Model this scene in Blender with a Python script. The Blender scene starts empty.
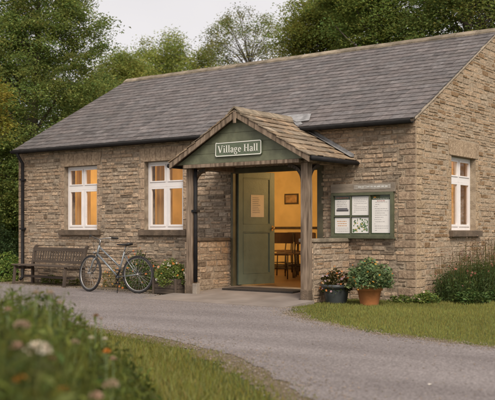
import bpy, math, random
import numpy as np
from mathutils import Vector, Matrix, Euler
R = math.radians
scene = bpy.context.scene
COL = scene.collection
random.seed(11); rng = np.random.default_rng(11)

# ------------------------------------------------------------------ camera
F_PX, YAW = 893.7, -0.6384
CAM = Vector((6.404, -13.200, 1.164)); HOR = 230.3
cd = bpy.data.cameras.new("camera"); cam = bpy.data.objects.new("camera", cd); COL.objects.link(cam)
cam.location = CAM
cam.rotation_euler = (R(90), 0, -YAW)
cd.sensor_width = 36; cd.lens = 36 * F_PX / 495
cd.shift_y = (HOR - 200) / 495
cd.clip_start = 0.05; cd.clip_end = 900
cd.dof.use_dof = True; cd.dof.focus_distance = 15.0; cd.dof.aperture_fstop = 2.3
scene.camera = cam
FW = Vector((math.sin(YAW), math.cos(YAW), 0)); RT = Vector((math.cos(YAW), -math.sin(YAW), 0))
def at(u, depth, z=0.0):
    """a point of the ground at a bearing and a distance from the photographer"""
    p = CAM + FW * depth + RT * ((u - 247.5) / F_PX * depth)
    return Vector((p.x, p.y, z))
def zat(v, depth): return CAM.z + (HOR - v) / F_PX * depth

# ------------------------------------------------------------------ world, sun, exposure
SUN_EL, SUN_AZ = R(44), R(50)      # azimuth measured from -y towards +x
w = bpy.data.worlds.new("World"); scene.world = w; w.use_nodes = True
nt = w.node_tree; nt.nodes.clear()
sky = nt.nodes.new('ShaderNodeTexSky'); sky.sky_type = 'NISHITA'; sky.sun_disc = False
sky.sun_elevation = SUN_EL; sky.sun_rotation = R(180) - SUN_AZ
sky.air_density = 1.0; sky.dust_density = 4.0
hs = nt.nodes.new('ShaderNodeHueSaturation'); hs.inputs['Saturation'].default_value = 0.25
bg1 = nt.nodes.new('ShaderNodeBackground'); bg1.inputs['Strength'].default_value = 0.05
# even overcast cloud layer over the sky
tc = nt.nodes.new('ShaderNodeTexCoord')
nz = nt.nodes.new('ShaderNodeTexNoise'); nz.inputs['Scale'].default_value = 2.4; nz.inputs['Detail'].default_value = 4
cr = nt.nodes.new('ShaderNodeValToRGB')
cr.color_ramp.elements[0].position = 0.3; cr.color_ramp.elements[0].color = (0.545, 0.51, 0.51, 1)
cr.color_ramp.elements[1].position = 0.7; cr.color_ramp.elements[1].color = (0.715, 0.672, 0.66, 1)
bg2 = nt.nodes.new('ShaderNodeBackground'); bg2.inputs['Strength'].default_value = 0.93
add = nt.nodes.new('ShaderNodeAddShader'); out = nt.nodes.new('ShaderNodeOutputWorld')
L = nt.links.new
L(sky.outputs[0], hs.inputs['Color']); L(hs.outputs[0], bg1.inputs[0])
L(tc.outputs['Generated'], nz.inputs['Vector']); L(nz.outputs['Fac'], cr.inputs[0]); L(cr.outputs[0], bg2.inputs[0])
L(bg1.outputs[0], add.inputs[0]); L(bg2.outputs[0], add.inputs[1]); L(add.outputs[0], out.inputs[0])
sd = bpy.data.lights.new("sun", 'SUN'); sd.energy = 2.7; sd.angle = R(24); sd.color = (1.0, 0.90, 0.76)
so = bpy.data.objects.new("sun", sd); COL.objects.link(so)
sdir = Vector((math.sin(SUN_AZ) * math.cos(SUN_EL), -math.cos(SUN_AZ) * math.cos(SUN_EL), math.sin(SUN_EL)))
so.rotation_euler = sdir.to_track_quat('Z', 'Y').to_euler(); so.location = sdir * 30
vs = scene.view_settings; vs.view_transform = 'Standard'; vs.look = 'None'; vs.exposure = 0.18; vs.gamma = 1.0
scene.cycles.max_bounces = 8; scene.cycles.transparent_max_bounces = 12
scene.cycles.sample_clamp_indirect = 4.0

# ------------------------------------------------------------------ materials
MATS = {}
def _new(name):
    m = bpy.data.materials.new(name); m.use_nodes = True
    n = m.node_tree; b = n.nodes['Principled BSDF']
    MATS[name] = m
    return m, n, b
def mat(name, col, rough=0.7, var=0.15, scale=8.0, bump=0.0, bscale=60.0, metal=0.0, col2=None, attr=False, spec=0.5, detail=5, streak=None, spots=None):
    """colour mottled by noise between col and col2, fine bump; attr multiplies by the mesh's own per-piece colour"""
    if name in MATS: return MATS[name]
    m, n, b = _new(name)
    tc = n.nodes.new('ShaderNodeTexCoord'); src = tc.outputs['Object']
    if streak:
        mp = n.nodes.new('ShaderNodeMapping'); mp.inputs['Scale'].default_value = streak
        n.links.new(src, mp.inputs['Vector']); src = mp.outputs['Vector']
    nz = n.nodes.new('ShaderNodeTexNoise'); nz.inputs['Scale'].default_value = scale; nz.inputs['Detail'].default_value = detail
    n.links.new(src, nz.inputs['Vector'])
    rp = n.nodes.new('ShaderNodeValToRGB'); rp.color_ramp.elements[0].position = 0.32; rp.color_ramp.elements[1].position = 0.68
    c2 = col2 or tuple(c * (1 - var) for c in col)
    c1 = col if col2 else tuple(min(1, c * (1 + var)) for c in col)
    rp.color_ramp.elements[0].color = (*c2, 1); rp.color_ramp.elements[1].color = (*c1, 1)
    n.links.new(nz.outputs['Fac'], rp.inputs[0])
    cur = rp.outputs[0]
    if attr:
        at_ = n.nodes.new('ShaderNodeAttribute'); at_.attribute_name = 'Col'
        mx = n.nodes.new('ShaderNodeMix'); mx.data_type = 'RGBA'; mx.blend_type = 'MULTIPLY'; mx.inputs[0].default_value = 1
        n.links.new(cur, mx.inputs[6]); n.links.new(at_.outputs['Color'], mx.inputs[7]); cur = mx.outputs[2]
    if spots:                                   # blotches of lichen, moss or grime: (scale, threshold, softness, colour, strength)
        for sc_, th_, so_, c_, k_ in spots:
            ns = n.nodes.new('ShaderNodeTexNoise'); ns.inputs['Scale'].default_value = sc_; ns.inputs['Detail'].default_value = 7; ns.inputs['Roughness'].default_value = .65
            n.links.new(tc.outputs['Object'], ns.inputs['Vector'])
            mr = n.nodes.new('ShaderNodeMapRange'); mr.inputs[1].default_value = th_; mr.inputs[2].default_value = th_ + so_; mr.inputs[3].default_value = 0; mr.inputs[4].default_value = k_
            n.links.new(ns.outputs['Fac'], mr.inputs[0]); m2 = n.nodes.new('ShaderNodeMix'); m2.data_type = 'RGBA'
            n.links.new(mr.outputs[0], m2.inputs[0]); n.links.new(cur, m2.inputs[6]); m2.inputs[7].default_value = (*c_, 1); cur = m2.outputs[2]
    n.links.new(cur, b.inputs['Base Color'])
    b.inputs['Roughness'].default_value = rough; b.inputs['Metallic'].default_value = metal
    b.inputs['Specular IOR Level'].default_value = spec
    if bump:
        n2 = n.nodes.new('ShaderNodeTexNoise'); n2.inputs['Scale'].default_value = bscale; n2.inputs['Detail'].default_value = 6
        n.links.new(src, n2.inputs['Vector'])
        bp = n.nodes.new('ShaderNodeBump'); bp.inputs['Strength'].default_value = bump; bp.inputs['Distance'].default_value = 0.02
        n.links.new(n2.outputs['Fac'], bp.inputs['Height']); n.links.new(bp.outputs[0], b.inputs['Normal'])
    return m
def leafmat(name, col, trans=0.35, rough=0.6):
    if name in MATS: return MATS[name]
    m, n, b = _new(name)
    at_ = n.nodes.new('ShaderNodeAttribute'); at_.attribute_name = 'Col'
    mx = n.nodes.new('ShaderNodeMix'); mx.data_type = 'RGBA'; mx.blend_type = 'MULTIPLY'; mx.inputs[0].default_value = 1
    mx.inputs[6].default_value = (*col, 1); n.links.new(at_.outputs['Color'], mx.inputs[7])
    n.links.new(mx.outputs[2], b.inputs['Base Color']); b.inputs['Roughness'].default_value = rough
    b.inputs['Specular IOR Level'].default_value = 0.25
    tr = n.nodes.new('ShaderNodeBsdfTranslucent'); n.links.new(mx.outputs[2], tr.inputs['Color'])
    ms = n.nodes.new('ShaderNodeMixShader'); ms.inputs[0].default_value = trans
    n.links.new(b.outputs[0], ms.inputs[1]); n.links.new(tr.outputs[0], ms.inputs[2])
    n.links.new(ms.outputs[0], n.nodes['Material Output'].inputs['Surface'])
    return m
def glass(name='glass'):
    if name in MATS: return MATS[name]
    m, n, b = _new(name); n.nodes.remove(b)
    t = n.nodes.new('ShaderNodeBsdfTransparent'); t.inputs[0].default_value = (0.98, 0.98, 0.98, 1)
    g = n.nodes.new('ShaderNodeBsdfGlossy'); g.inputs['Roughness'].default_value = 0.03; g.inputs[0].default_value = (0.9, 0.9, 0.9, 1)
    fr = n.nodes.new('ShaderNodeFresnel')     # one sheet of glass: the same from both sides
    ge = n.nodes.new('ShaderNodeNewGeometry'); mr = n.nodes.new('ShaderNodeMapRange'); mr.inputs[3].default_value = 1.5; mr.inputs[4].default_value = 1 / 1.5
    n.links.new(ge.outputs['Backfacing'], mr.inputs[0]); n.links.new(mr.outputs[0], fr.inputs[0])
    ms = n.nodes.new('ShaderNodeMixShader')
    n.links.new(fr.outputs[0], ms.inputs[0]); n.links.new(t.outputs[0], ms.inputs[1]); n.links.new(g.outputs[0], ms.inputs[2])
    n.links.new(ms.outputs[0], n.nodes['Material Output'].inputs['Surface'])
    return m
def emis(name, col, s):
    if name in MATS: return MATS[name]
    m, n, b = _new(name); b.inputs['Base Color'].default_value = (*col, 1)
    b.inputs['Emission Color'].default_value = (*col, 1); b.inputs['Emission Strength'].default_value = s
    return m

# ------------------------------------------------------------------ mesh helpers
class MB:
    def __init__(s): s.v = []; s.f = []; s.c = []; s.smooth = []
    def add(s, vs, fs, col=(1, 1, 1), smooth=False):
        o = len(s.v); s.v += [tuple(v) for v in vs]
        for f in fs: s.f.append(tuple(i + o for i in f)); s.smooth.append(smooth)
        s.c += [col] * len(vs)
    def box(s, a, b, col=(1, 1, 1), M=None):
        x0, y0, z0 = [min(a[i], b[i]) for i in range(3)]; x1, y1, z1 = [max(a[i], b[i]) for i in range(3)]
        vs = [Vector(p) for p in ((x0,y0,z0),(x1,y0,z0),(x1,y1,z0),(x0,y1,z0),(x0,y0,z1),(x1,y0,z1),(x1,y1,z1),(x0,y1,z1))]
        if M: vs = [M @ v for v in vs]
        s.add(vs, [(0,3,2,1),(4,5,6,7),(0,1,5,4),(1,2,6,5),(2,3,7,6),(3,0,4,7)], col)
    def beam(s, p, q, w, h, up=(0, 0, 1), col=(1, 1, 1)):
        p = Vector(p); q = Vector(q); d = (q - p).normalized(); u = Vector(up); sd = d.cross(u).normalized(); u = sd.cross(d)
        vs = [e + sd * a * w / 2 + u * b * h / 2 for e in (p, q) for a, b in ((-1,-1),(1,-1),(1,1),(-1,1))]
        s.add(vs, [(0,1,2,3),(4,7,6,5),(0,4,5,1),(1,5,6,2),(2,6,7,3),(3,7,4,0)], col)
    def tube(s, pts, r, n=8, col=(1, 1, 1), caps=True):
        pts = [Vector(p) for p in pts]; rs = r if isinstance(r, (list, tuple)) else [r] * len(pts)
        vs = []; ref = None
        for i, p in enumerate(pts):
            d = (pts[min(i + 1, len(pts) - 1)] - pts[max(i - 1, 0)]).normalized()
            if ref is None: ref = Vector((0, 0, 1)) if abs(d.z) < .9 else Vector((1, 0, 0))
            a = d.cross(ref).normalized(); b = a.cross(d); ref = b
            for k in range(n):
                t = 2 * math.pi * k / n; vs.append(p + (a * math.cos(t) + b * math.sin(t)) * rs[i])
        fs = [(i*n+k, i*n+(k+1)%n, (i+1)*n+(k+1)%n, (i+1)*n+k) for i in range(len(pts)-1) for k in range(n)]
        if caps: fs += [tuple(range(n))[::-1], tuple((len(pts)-1)*n + k for k in range(n))]
        s.add(vs, fs, col, True)
    def lathe(s, prof, n=28, c=(0, 0, 0), col=(1, 1, 1)):
        vs = [(c[0] + r * math.cos(2*math.pi*k/n), c[1] + r * math.sin(2*math.pi*k/n), c[2] + z) for r, z in prof for k in range(n)]
        fs = [(i*n+k, i*n+(k+1)%n, (i+1)*n+(k+1)%n, (i+1)*n+k) for i in range(len(prof)-1) for k in range(n)]
        s.add(vs, fs, col, True)
    def torus(s, c, R_, r, axis=(0, 1, 0), n=40, m=8, col=(1, 1, 1), a0=0, a1=2*math.pi):
        ax = Vector(axis).normalized(); u = ax.orthogonal().normalized(); v = ax.cross(u); c = Vector(c)
        full = abs(a1 - a0 - 2*math.pi) < 1e-6; nn = n if full else n + 1; vs = []
        for i in range(nn):
            t = a0 + (a1 - a0) * i / n; d = u * math.cos(t) + v * math.sin(t)
            for k in range(m):
                p = 2*math.pi*k/m; vs.append(c + d * (R_ + r * math.cos(p)) + ax * r * math.sin(p))
        fs = [(i*m+k, i*m+(k+1)%m, ((i+1)%nn)*m+(k+1)%m, ((i+1)%nn)*m+k) for i in range(n) for k in range(m)]
        s.add(vs, fs, col, True)
    def poly(s, pts, th, nrm=(0, 0, 1), col=(1, 1, 1)):
        """extrude a planar polygon by th along nrm"""
        nv = Vector(nrm) * th; n = len(pts); vs = [Vector(p) for p in pts] + [Vector(p) + nv for p in pts]
        s.add(vs, [tuple(range(n))[::-1], tuple(range(n, 2*n))] + [(i, (i+1)%n, n+(i+1)%n, n+i) for i in range(n)], col)
    def build(s, name, m, parent=None, bevel=0, loc=(0, 0, 0), rot=(0, 0, 0)):
        me = bpy.data.meshes.new(name); me.from_pydata(s.v, [], s.f); me.update()
        ca = me.color_attributes.new('Col', 'FLOAT_COLOR', 'POINT')
        ca.data.foreach_set('color', np.array([(*c, 1) for c in s.c], 'f').ravel())
        me.polygons.foreach_set('use_smooth', s.smooth)
        me.materials.append(m)
        o = bpy.data.objects.new(name, me); COL.objects.link(o)
        if parent: o.parent = parent
        o.location = loc; o.rotation_euler = rot
        if bevel:
            b = o.modifiers.new('bevel', 'BEVEL'); b.width = bevel; b.segments = 2; b.limit_method = 'ANGLE'; b.angle_limit = R(40)
        return o
def npmesh(name, V, nper, cols, m, parent=None, loc=(0, 0, 0)):
    """a mesh of len(V)//nper loose faces of nper corners, one colour per face"""
    nf = len(V) // nper; me = bpy.data.meshes.new(name)
    me.vertices.add(len(V)); me.vertices.foreach_set('co', np.asarray(V, 'f').ravel())
    me.loops.add(len(V)); me.loops.foreach_set('vertex_index', np.arange(len(V), dtype='i'))
    me.polygons.add(nf); me.polygons.foreach_set('loop_start', np.arange(nf, dtype='i') * nper)
    me.update(calc_edges=True)
    ca = me.color_attributes.new('Col', 'FLOAT_COLOR', 'POINT')
    c = np.ones((nf, nper, 4), 'f'); c[:, :, :3] = np.asarray(cols)[:, None, :]
    ca.data.foreach_set('color', c.ravel()); me.materials.append(m)
    o = bpy.data.objects.new(name, me); COL.objects.link(o)
    if parent: o.parent = parent
    o.location = loc
    return o
def tag(o, label=None, cat=None, group=None, kind=None):
    if label: o['label'] = label
    if cat: o['category'] = cat
    if group: o['group'] = group
    if kind: o['kind'] = kind
    return o
def thing(name, label, cat, loc=(0, 0, 0), rz=0, group=None):
    o = bpy.data.objects.new(name, None); COL.objects.link(o); o.location = loc; o.rotation_euler = (0, 0, rz)
    o.empty_display_size = 0.2
    return tag(o, label, cat, group)
def copy_tree(o, parent=None):
    c = o.copy(); COL.objects.link(c); c.parent = parent
    for ch in list(o.children): copy_tree(ch, c)
    return c

# leaves ---------------------------------------------------------------
def leaf_quads(P, size, up=0.5, asp=0.5, r=None):
    """diamond leaves at points P (N,3)"""
    r = r or rng; N = len(P)
    nrm = r.normal(size=(N, 3)); nrm[:, 2] = np.abs(nrm[:, 2]) + up * 2; nrm /= np.linalg.norm(nrm, axis=1)[:, None]
    a = r.normal(size=(N, 3)); a -= (a * nrm).sum(1)[:, None] * nrm; a /= np.linalg.norm(a, axis=1)[:, None]
    b = np.cross(nrm, a); s = (size * r.uniform(.6, 1.3, N))[:, None]
    fold = nrm * s * .18
    V = np.stack([P - a * s * .5, P + b * s * asp * .5 + fold, P + a * s * .55, P - b * s * asp * .5 + fold], 1)
    return V.reshape(-1, 3)
def blade_quads(P, h, wdt, lean=0.35, r=None):
    """grass blades: one bent tapering quad pair each -> 2 quads per blade"""
    r = r or rng; N = len(P); th = r.uniform(0, 2*np.pi, N); d = np.stack([np.cos(th), np.sin(th), np.zeros(N)], 1)
    ph = r.uniform(0, 2*np.pi, N); s = np.stack([np.cos(ph), np.sin(ph), np.zeros(N)], 1) * (wdt * .5 * np.ones(N))[:, None]
    h = h * np.ones(N); l = (r.uniform(0, 1, N) ** 1.5 * lean * h)[:, None]; z = np.array([0, 0, 1.])
    m = P + z * (h * .55)[:, None] + d * l * .35; t = P + z * h[:, None] + d * l
    q1 = np.stack([P - s, P + s, m + s * .75, m - s * .75], 1); q2 = np.stack([m - s * .75, m + s * .75, t + s * .12, t - s * .12], 1)
    return np.concatenate([q1, q2], 1).reshape(-1, 3)
def vary(n, base=(1, 1, 1), v=.25, r=None, warm=.12):
    r = r or rng; k = r.uniform(1 - v, 1 + v, (n, 1)); w_ = r.normal(0, warm, n)
    c = np.array(base) * k; c[:, 0] *= 1 + w_; c[:, 2] *= 1 - w_ * .5
    return np.clip(c, 0, 2)

# ------------------------------------------------------------------ shared materials
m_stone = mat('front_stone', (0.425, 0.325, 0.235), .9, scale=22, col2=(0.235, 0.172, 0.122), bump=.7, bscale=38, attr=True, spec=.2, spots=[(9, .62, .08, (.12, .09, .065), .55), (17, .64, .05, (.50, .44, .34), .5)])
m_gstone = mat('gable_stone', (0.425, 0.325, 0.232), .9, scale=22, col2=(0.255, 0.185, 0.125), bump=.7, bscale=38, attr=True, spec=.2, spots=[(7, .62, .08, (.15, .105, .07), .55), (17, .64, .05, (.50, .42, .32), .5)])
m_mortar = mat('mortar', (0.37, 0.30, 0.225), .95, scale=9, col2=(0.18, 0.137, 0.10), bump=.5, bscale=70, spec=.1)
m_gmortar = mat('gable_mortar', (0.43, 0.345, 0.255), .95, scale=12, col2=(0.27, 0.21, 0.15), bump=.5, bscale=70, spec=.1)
m_slate = mat('slate', (0.160, 0.140, 0.135), .65, scale=11.0, col2=(0.085, 0.074, 0.072), bump=.5, bscale=26, attr=True, spec=.4, detail=8, spots=[(1.3, .56, .16, (.075, .070, .062), .55), (26, .66, .05, (.30, .27, .21), .6), (5, .66, .06, (.085, .085, .045), .5)])
m_tile = mat('porch_stone_tile', (0.33, 0.25, 0.172), .85, scale=9, col2=(0.16, 0.122, 0.088), bump=.7, bscale=40, attr=True, spec=.2, spots=[(6, .60, .08, (.09, .085, .05), .6), (20, .66, .05, (.45, .40, .30), .6)])
m_ridge = mat('ridge_stone', (0.29, 0.235, 0.175), .9, scale=6, col2=(0.15, 0.125, 0.092), bump=.5, bscale=30, attr=True, spec=.2)
m_sill = mat('sill_stone', (0.17, 0.125, 0.09), .9, scale=7, col2=(0.09, 0.068, 0.05), bump=.5, bscale=50, spec=.2)
m_black = mat('black_iron', (0.014, 0.013, 0.014), .7, var=.3, spec=.25)
m_white = mat('white_window_paint', (0.74, 0.70, 0.69), .45, var=.04, scale=5)
m_green = mat('green_paint', (0.126, 0.132, 0.082), .6, var=.2, scale=7, bump=.2, bscale=30, spots=[(3.5, .58, .12, (.07, .072, .045), .6), (40, .70, .03, (.25, .23, .17), .6)])
m_dgreen = mat('door_green_paint', (0.125, 0.158, 0.120), .5, var=.12, scale=6, bump=.12, bscale=40, spots=[(4, .60, .12, (.075, .085, .06), .6), (45, .70, .03, (.30, .27, .2), .5)])
m_wood = mat('weathered_oak', (0.30, 0.225, 0.165), .85, scale=20, col2=(0.085, 0.060, 0.042), bump=.6, bscale=24, streak=(1, 1, .12), spec=.2)
m_woodh = mat('weathered_board', (0.27, 0.20, 0.145), .85, scale=10, col2=(0.13, 0.092, 0.062), bump=.6, bscale=24, streak=(.15, 1, 1), spec=.2)
m_lead = mat('lead_flashing', (0.22, 0.215, 0.215), .65, var=.35, scale=9, bump=.3, bscale=14)
m_dark_wood = mat('dark_timber', (0.060, 0.042, 0.028), .8, scale=10, var=.35, bump=.4, bscale=30, streak=(1, 1, .2))
m_plaster = mat('cream_plaster', (0.66, 0.50, 0.25), .9, var=.12, scale=2, spots=[(1.5, .55, .2, (.48, .33, .14), .6)])
m_glass = glass()

# ------------------------------------------------------------------ ground, road
def ngon_sheet(name, pts, z, m, jitter=0.0, step=0.25, sub=True):
    """a flat sheet whose outline is ragged"""
    P = []
    n = len(pts)
    for i in range(n):
        a = Vector(pts[i]).to_2d(); b = Vector(pts[(i + 1) % n]).to_2d(); d = (b - a).length
        k = max(1, min(160, int(d / step))) if jitter else 1
        nn = Vector((-(b - a).y, (b - a).x)).normalized()
        ph = random.uniform(0, 9)
        for j in range(k):
            t = j / k; p = a.lerp(b, t)
            off = jitter * (math.sin(t * d * 2.1 + ph) * .5 + math.sin(t * d * 5.3 + ph * 2) * .3 + random.uniform(-.5, .5)) if j else 0
            q = p + nn * off; P.append((q.x, q.y, z))
    mb = MB(); mb.add(P, [tuple(range(len(P)))])
    return mb.build(name, m)
# ground material: turf with bare and dry patches
def ground_mat():
    m, n, b = _new('turf'); tc = n.nodes.new('ShaderNodeTexCoord')
    def noise(s, d=6):
        x = n.nodes.new('ShaderNodeTexNoise'); x.inputs['Scale'].default_value = s; x.inputs['Detail'].default_value = d
        n.links.new(tc.outputs['Object'], x.inputs['Vector']); return x
    a = noise(.9); c = noise(45, 8)
    r1 = n.nodes.new('ShaderNodeValToRGB'); e = r1.color_ramp.elements
    e[0].position = .3; e[0].color = (.055, .075, .022, 1); e[1].position = .62; e[1].color = (.125, .135, .045, 1)
    x = e.new(.78); x.color = (.19, .155, .07, 1)
    n.links.new(a.outputs['Fac'], r1.inputs[0])
    r2 = n.nodes.new('ShaderNodeValToRGB'); r2.color_ramp.elements[0].position = .35; r2.color_ramp.elements[0].color = (.55, .55, .55, 1); r2.color_ramp.elements[1].position = .7
    n.links.new(c.outputs['Fac'], r2.inputs[0])
    mx = n.nodes.new('ShaderNodeMix'); mx.data_type = 'RGBA'; mx.blend_type = 'MULTIPLY'; mx.inputs[0].default_value = 1
    n.links.new(r1.outputs[0], mx.inputs[6]); n.links.new(r2.outputs[0], mx.inputs[7]); n.links.new(mx.outputs[2], b.inputs['Base Color'])
    b.inputs['Roughness'].default_value = .95; b.inputs['Specular IOR Level'].default_value = .1
    bp = n.nodes.new('ShaderNodeBump'); bp.inputs['Strength'].default_value = .6; bp.inputs['Distance'].default_value = .03
    n.links.new(c.outputs['Fac'], bp.inputs['Height']); n.links.new(bp.outputs[0], b.inputs['Normal'])
    return m
m_turf = ground_mat()
mb = MB(); mb.add([(-400, -400, 0), (400, -400, 0), (400, 400, 0), (-400, 400, 0)], [(0, 1, 2, 3)])
tag(mb.build('ground', m_turf), kind='structure')
def road_mat():
    m, n, b = _new('worn_asphalt'); tc = n.nodes.new('ShaderNodeTexCoord')
    def noise(s, d=6, sc=None):
        x = n.nodes.new('ShaderNodeTexNoise'); x.inputs['Scale'].default_value = s; x.inputs['Detail'].default_value = d
        src = tc.outputs['Object']
        if sc:
            mp = n.nodes.new('ShaderNodeMapping'); mp.inputs['Scale'].default_value = sc; mp.inputs['Rotation'].default_value = (0, 0, R(12)); n.links.new(src, mp.inputs['Vector']); src = mp.outputs['Vector']
        n.links.new(src, x.inputs['Vector']); return x
    a = noise(1.1, 7, (.35, 1.3, 1)); f = noise(60, 8); v = n.nodes.new('ShaderNodeTexVoronoi'); v.inputs['Scale'].default_value = 70
    n.links.new(tc.outputs['Object'], v.inputs['Vector'])
    r1 = n.nodes.new('ShaderNodeValToRGB'); e = r1.color_ramp.elements
    e[0].position = .25; e[0].color = (.182, .160, .160, 1); e[1].position = .75; e[1].color = (.285, .256, .256, 1)
    n.links.new(a.outputs['Fac'], r1.inputs[0])
    r2 = n.nodes.new('ShaderNodeValToRGB'); e = r2.color_ramp.elements
    e[0].position = .32; e[0].color = (.5, .48, .46, 1); e[1].position = .66; e[1].color = (1.2, 1.2, 1.18, 1)
    n.links.new(f.outputs['Fac'], r2.inputs[0])
    mx = n.nodes.new('ShaderNodeMix'); mx.data_type = 'RGBA'; mx.blend_type = 'MULTIPLY'; mx.inputs[0].default_value = 1
    n.links.new(r1.outputs[0], mx.inputs[6]); n.links.new(r2.outputs[0], mx.inputs[7])
    r3 = n.nodes.new('ShaderNodeValToRGB'); e = r3.color_ramp.elements
    e[0].position = .0; e[0].color = (.8, .8, .8, 1); e[1].position = 1; e[1].color = (1.15, 1.13, 1.1, 1)
    n.links.new(v.outputs['Color'], r3.inputs[0])
    m2 = n.nodes.new('ShaderNodeMix'); m2.data_type = 'RGBA'; m2.blend_type = 'MULTIPLY'; m2.inputs[0].default_value = .8
    n.links.new(mx.outputs[2], m2.inputs[6]); n.links.new(r3.outputs[0], m2.inputs[7]); n.links.new(m2.outputs[2], b.inputs['Base Color'])
    b.inputs['Roughness'].default_value = .9; b.inputs['Specular IOR Level'].default_value = .2
    bp = n.nodes.new('ShaderNodeBump'); bp.inputs['Strength'].default_value = .5; bp.inputs['Distance'].default_value = .012
    n.links.new(v.outputs['Distance'], bp.inputs['Height']); n.links.new(bp.outputs[0], b.inputs['Normal'])
    return m
m_road = road_mat()
m_dirt = mat('dirt_and_grit', (0.21, 0.165, 0.115), .95, scale=30, col2=(0.115, 0.09, 0.058), bump=.8, bscale=90, spec=.1, detail=8)
FAR = [(-60, -1.0), (-14, -0.70), (-9.5, -0.75), (-7, -0.85), (-4.6, -1.15), (-4.1, -1.75), (-1.0, -2.15), (-0.75, -2.75), (0.04, -3.45), (0.73, -3.87), (1.7, -4.4), (2.6, -4.65), (4.2, -4.9), (8, -5.6), (60, -16)]
NEAR = [(60, -38), (9, -12.6), (5.0, -9.6), (3.1, -8.0), (2.17, -7.2), (1.0, -6.45), (-0.07, -6.0), (-1.03, -5.8), (-2.3, -5.5), (-14, -4.7), (-60, -4.6)]
tag(ngon_sheet('dirt_verge', [(x, y + .22) for x, y in FAR] + [(x - .10, y - .20) for x, y in NEAR], .004, m_dirt, .16, .12), kind='structure')
tag(ngon_sheet('road', FAR + NEAR, .008, m_road, .07, .10), kind='structure')
# bare earth bed along the foot of the walls
tag(ngon_sheet('earth_bed', [(-9.9, -.55), (-4.0, -.9), (-4.0, 0.1), (-9.9, 0.1)], .012, m_dirt, .05), kind='structure')
tag(ngon_sheet('border_soil', [(0.0, -.05), (.45, -.1), (1.15, .5), (1.2, 6), (0, 6)], .005, m_dirt, .06), kind='structure')
# concrete apron that ramps up to the door
m_conc = mat('concrete', (0.265, 0.225, 0.20), .9, scale=2.2, col2=(0.185, 0.155, 0.135), bump=.25, bscale=60, spec=.2, detail=9)
mb = MB()
xa, xb, ya = -4.05, -1.12, -2.12
mb.add([(xa, ya, .013), (xb, ya - .05, .013), (xb, -1.3, .06), (xa, -1.3, .06)] + [(x, y, -.05) for x, y in ((xa, ya), (xb, ya - .05), (xb, -1.3), (xa, -1.3))],
       [(0,1,2,3), (0,4,5,1), (1,5,6,2), (3,7,4,0), (4,7,6,5)])
mb.add([(-3.76, -1.3, .06), (-1.45, -1.3, .06), (-1.45, .0, .13), (-3.76, .0, .13), (-3.76, -1.3, -.05), (-1.45, -1.3, -.05), (-1.45, .0, -.05), (-3.76, .0, -.05)],
       [(0,1,2,3), (2,6,7,3), (1,5,6,2), (3,7,4,0), (4,7,6,5)])
tag(mb.build('concrete_apron', m_conc), kind='structure')

# ------------------------------------------------------------------ the hall
LB, H, RZ, D = 9.86, 3.05, 5.01, 3.49
SL = (RZ - H) / D; TH = .32
hall = thing('village_hall', 'single storey buff stone village hall with a long slate roof and timber gabled porch', 'building')
W1 = (-8.34, -7.33, 1.175, 2.54); W2 = (-5.97, -4.95, 1.175, 2.54); WG = (1.37, 2.45, 1.165, 2.47); DR = (-3.765, -1.80, .13, 2.31)

def cells_solid(xs, zs, holes, place, th):
    """a slab of thickness th with rectangular holes, only its outer faces; place(a, depth, z) -> point"""
    mb = MB(); sol = {}
    for i in range(len(xs) - 1):
        for j in range(len(zs) - 1):
            cx, cz = (xs[i] + xs[i+1]) / 2, (zs[j] + zs[j+1]) / 2
            sol[i, j] = not any(h[0] < cx < h[1] and h[2] < cz < h[3] for h in holes)
    def q(*p): mb.add([place(*a) for a in p], [(0, 1, 2, 3)])
    for (i, j), s in sol.items():
        if not s: continue
        a, b, c, d = xs[i], xs[i+1], zs[j], zs[j+1]
        q((a, 0, c), (b, 0, c), (b, 0, d), (a, 0, d)); q((b, th, c), (a, th, c), (a, th, d), (b, th, d))
        if not sol.get((i-1, j)): q((a, th, c), (a, 0, c), (a, 0, d), (a, th, d))
        if not sol.get((i+1, j)): q((b, 0, c), (b, th, c), (b, th, d), (b, 0, d))
        if not sol.get((i, j-1)): q((a, th, c), (b, th, c), (b, 0, c), (a, 0, c))
        if not sol.get((i, j+1)): q((a, 0, d), (b, 0, d), (b, th, d), (a, th, d))
    return mb
def subtract(r, hs):
    out = [r]
    for h in hs:
        nx = []
        for a, b, c, d in out:
            if b <= h[0] or a >= h[1] or d <= h[2] or c >= h[3]: nx.append((a, b, c, d)); continue
            if a < h[0]: nx.append((a, h[0], c, d))
            if b > h[1]: nx.append((h[1], b, c, d))
            m0, m1 = max(a, h[0]), min(b, h[1])
            if c < h[2]: nx.append((m0, m1, c, h[2]))
            if d > h[3]: nx.append((m0, m1, h[3], d))
        out = nx
    return [r for r in out if r[1] - r[0] > .03 and r[3] - r[2] > .018]
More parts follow.
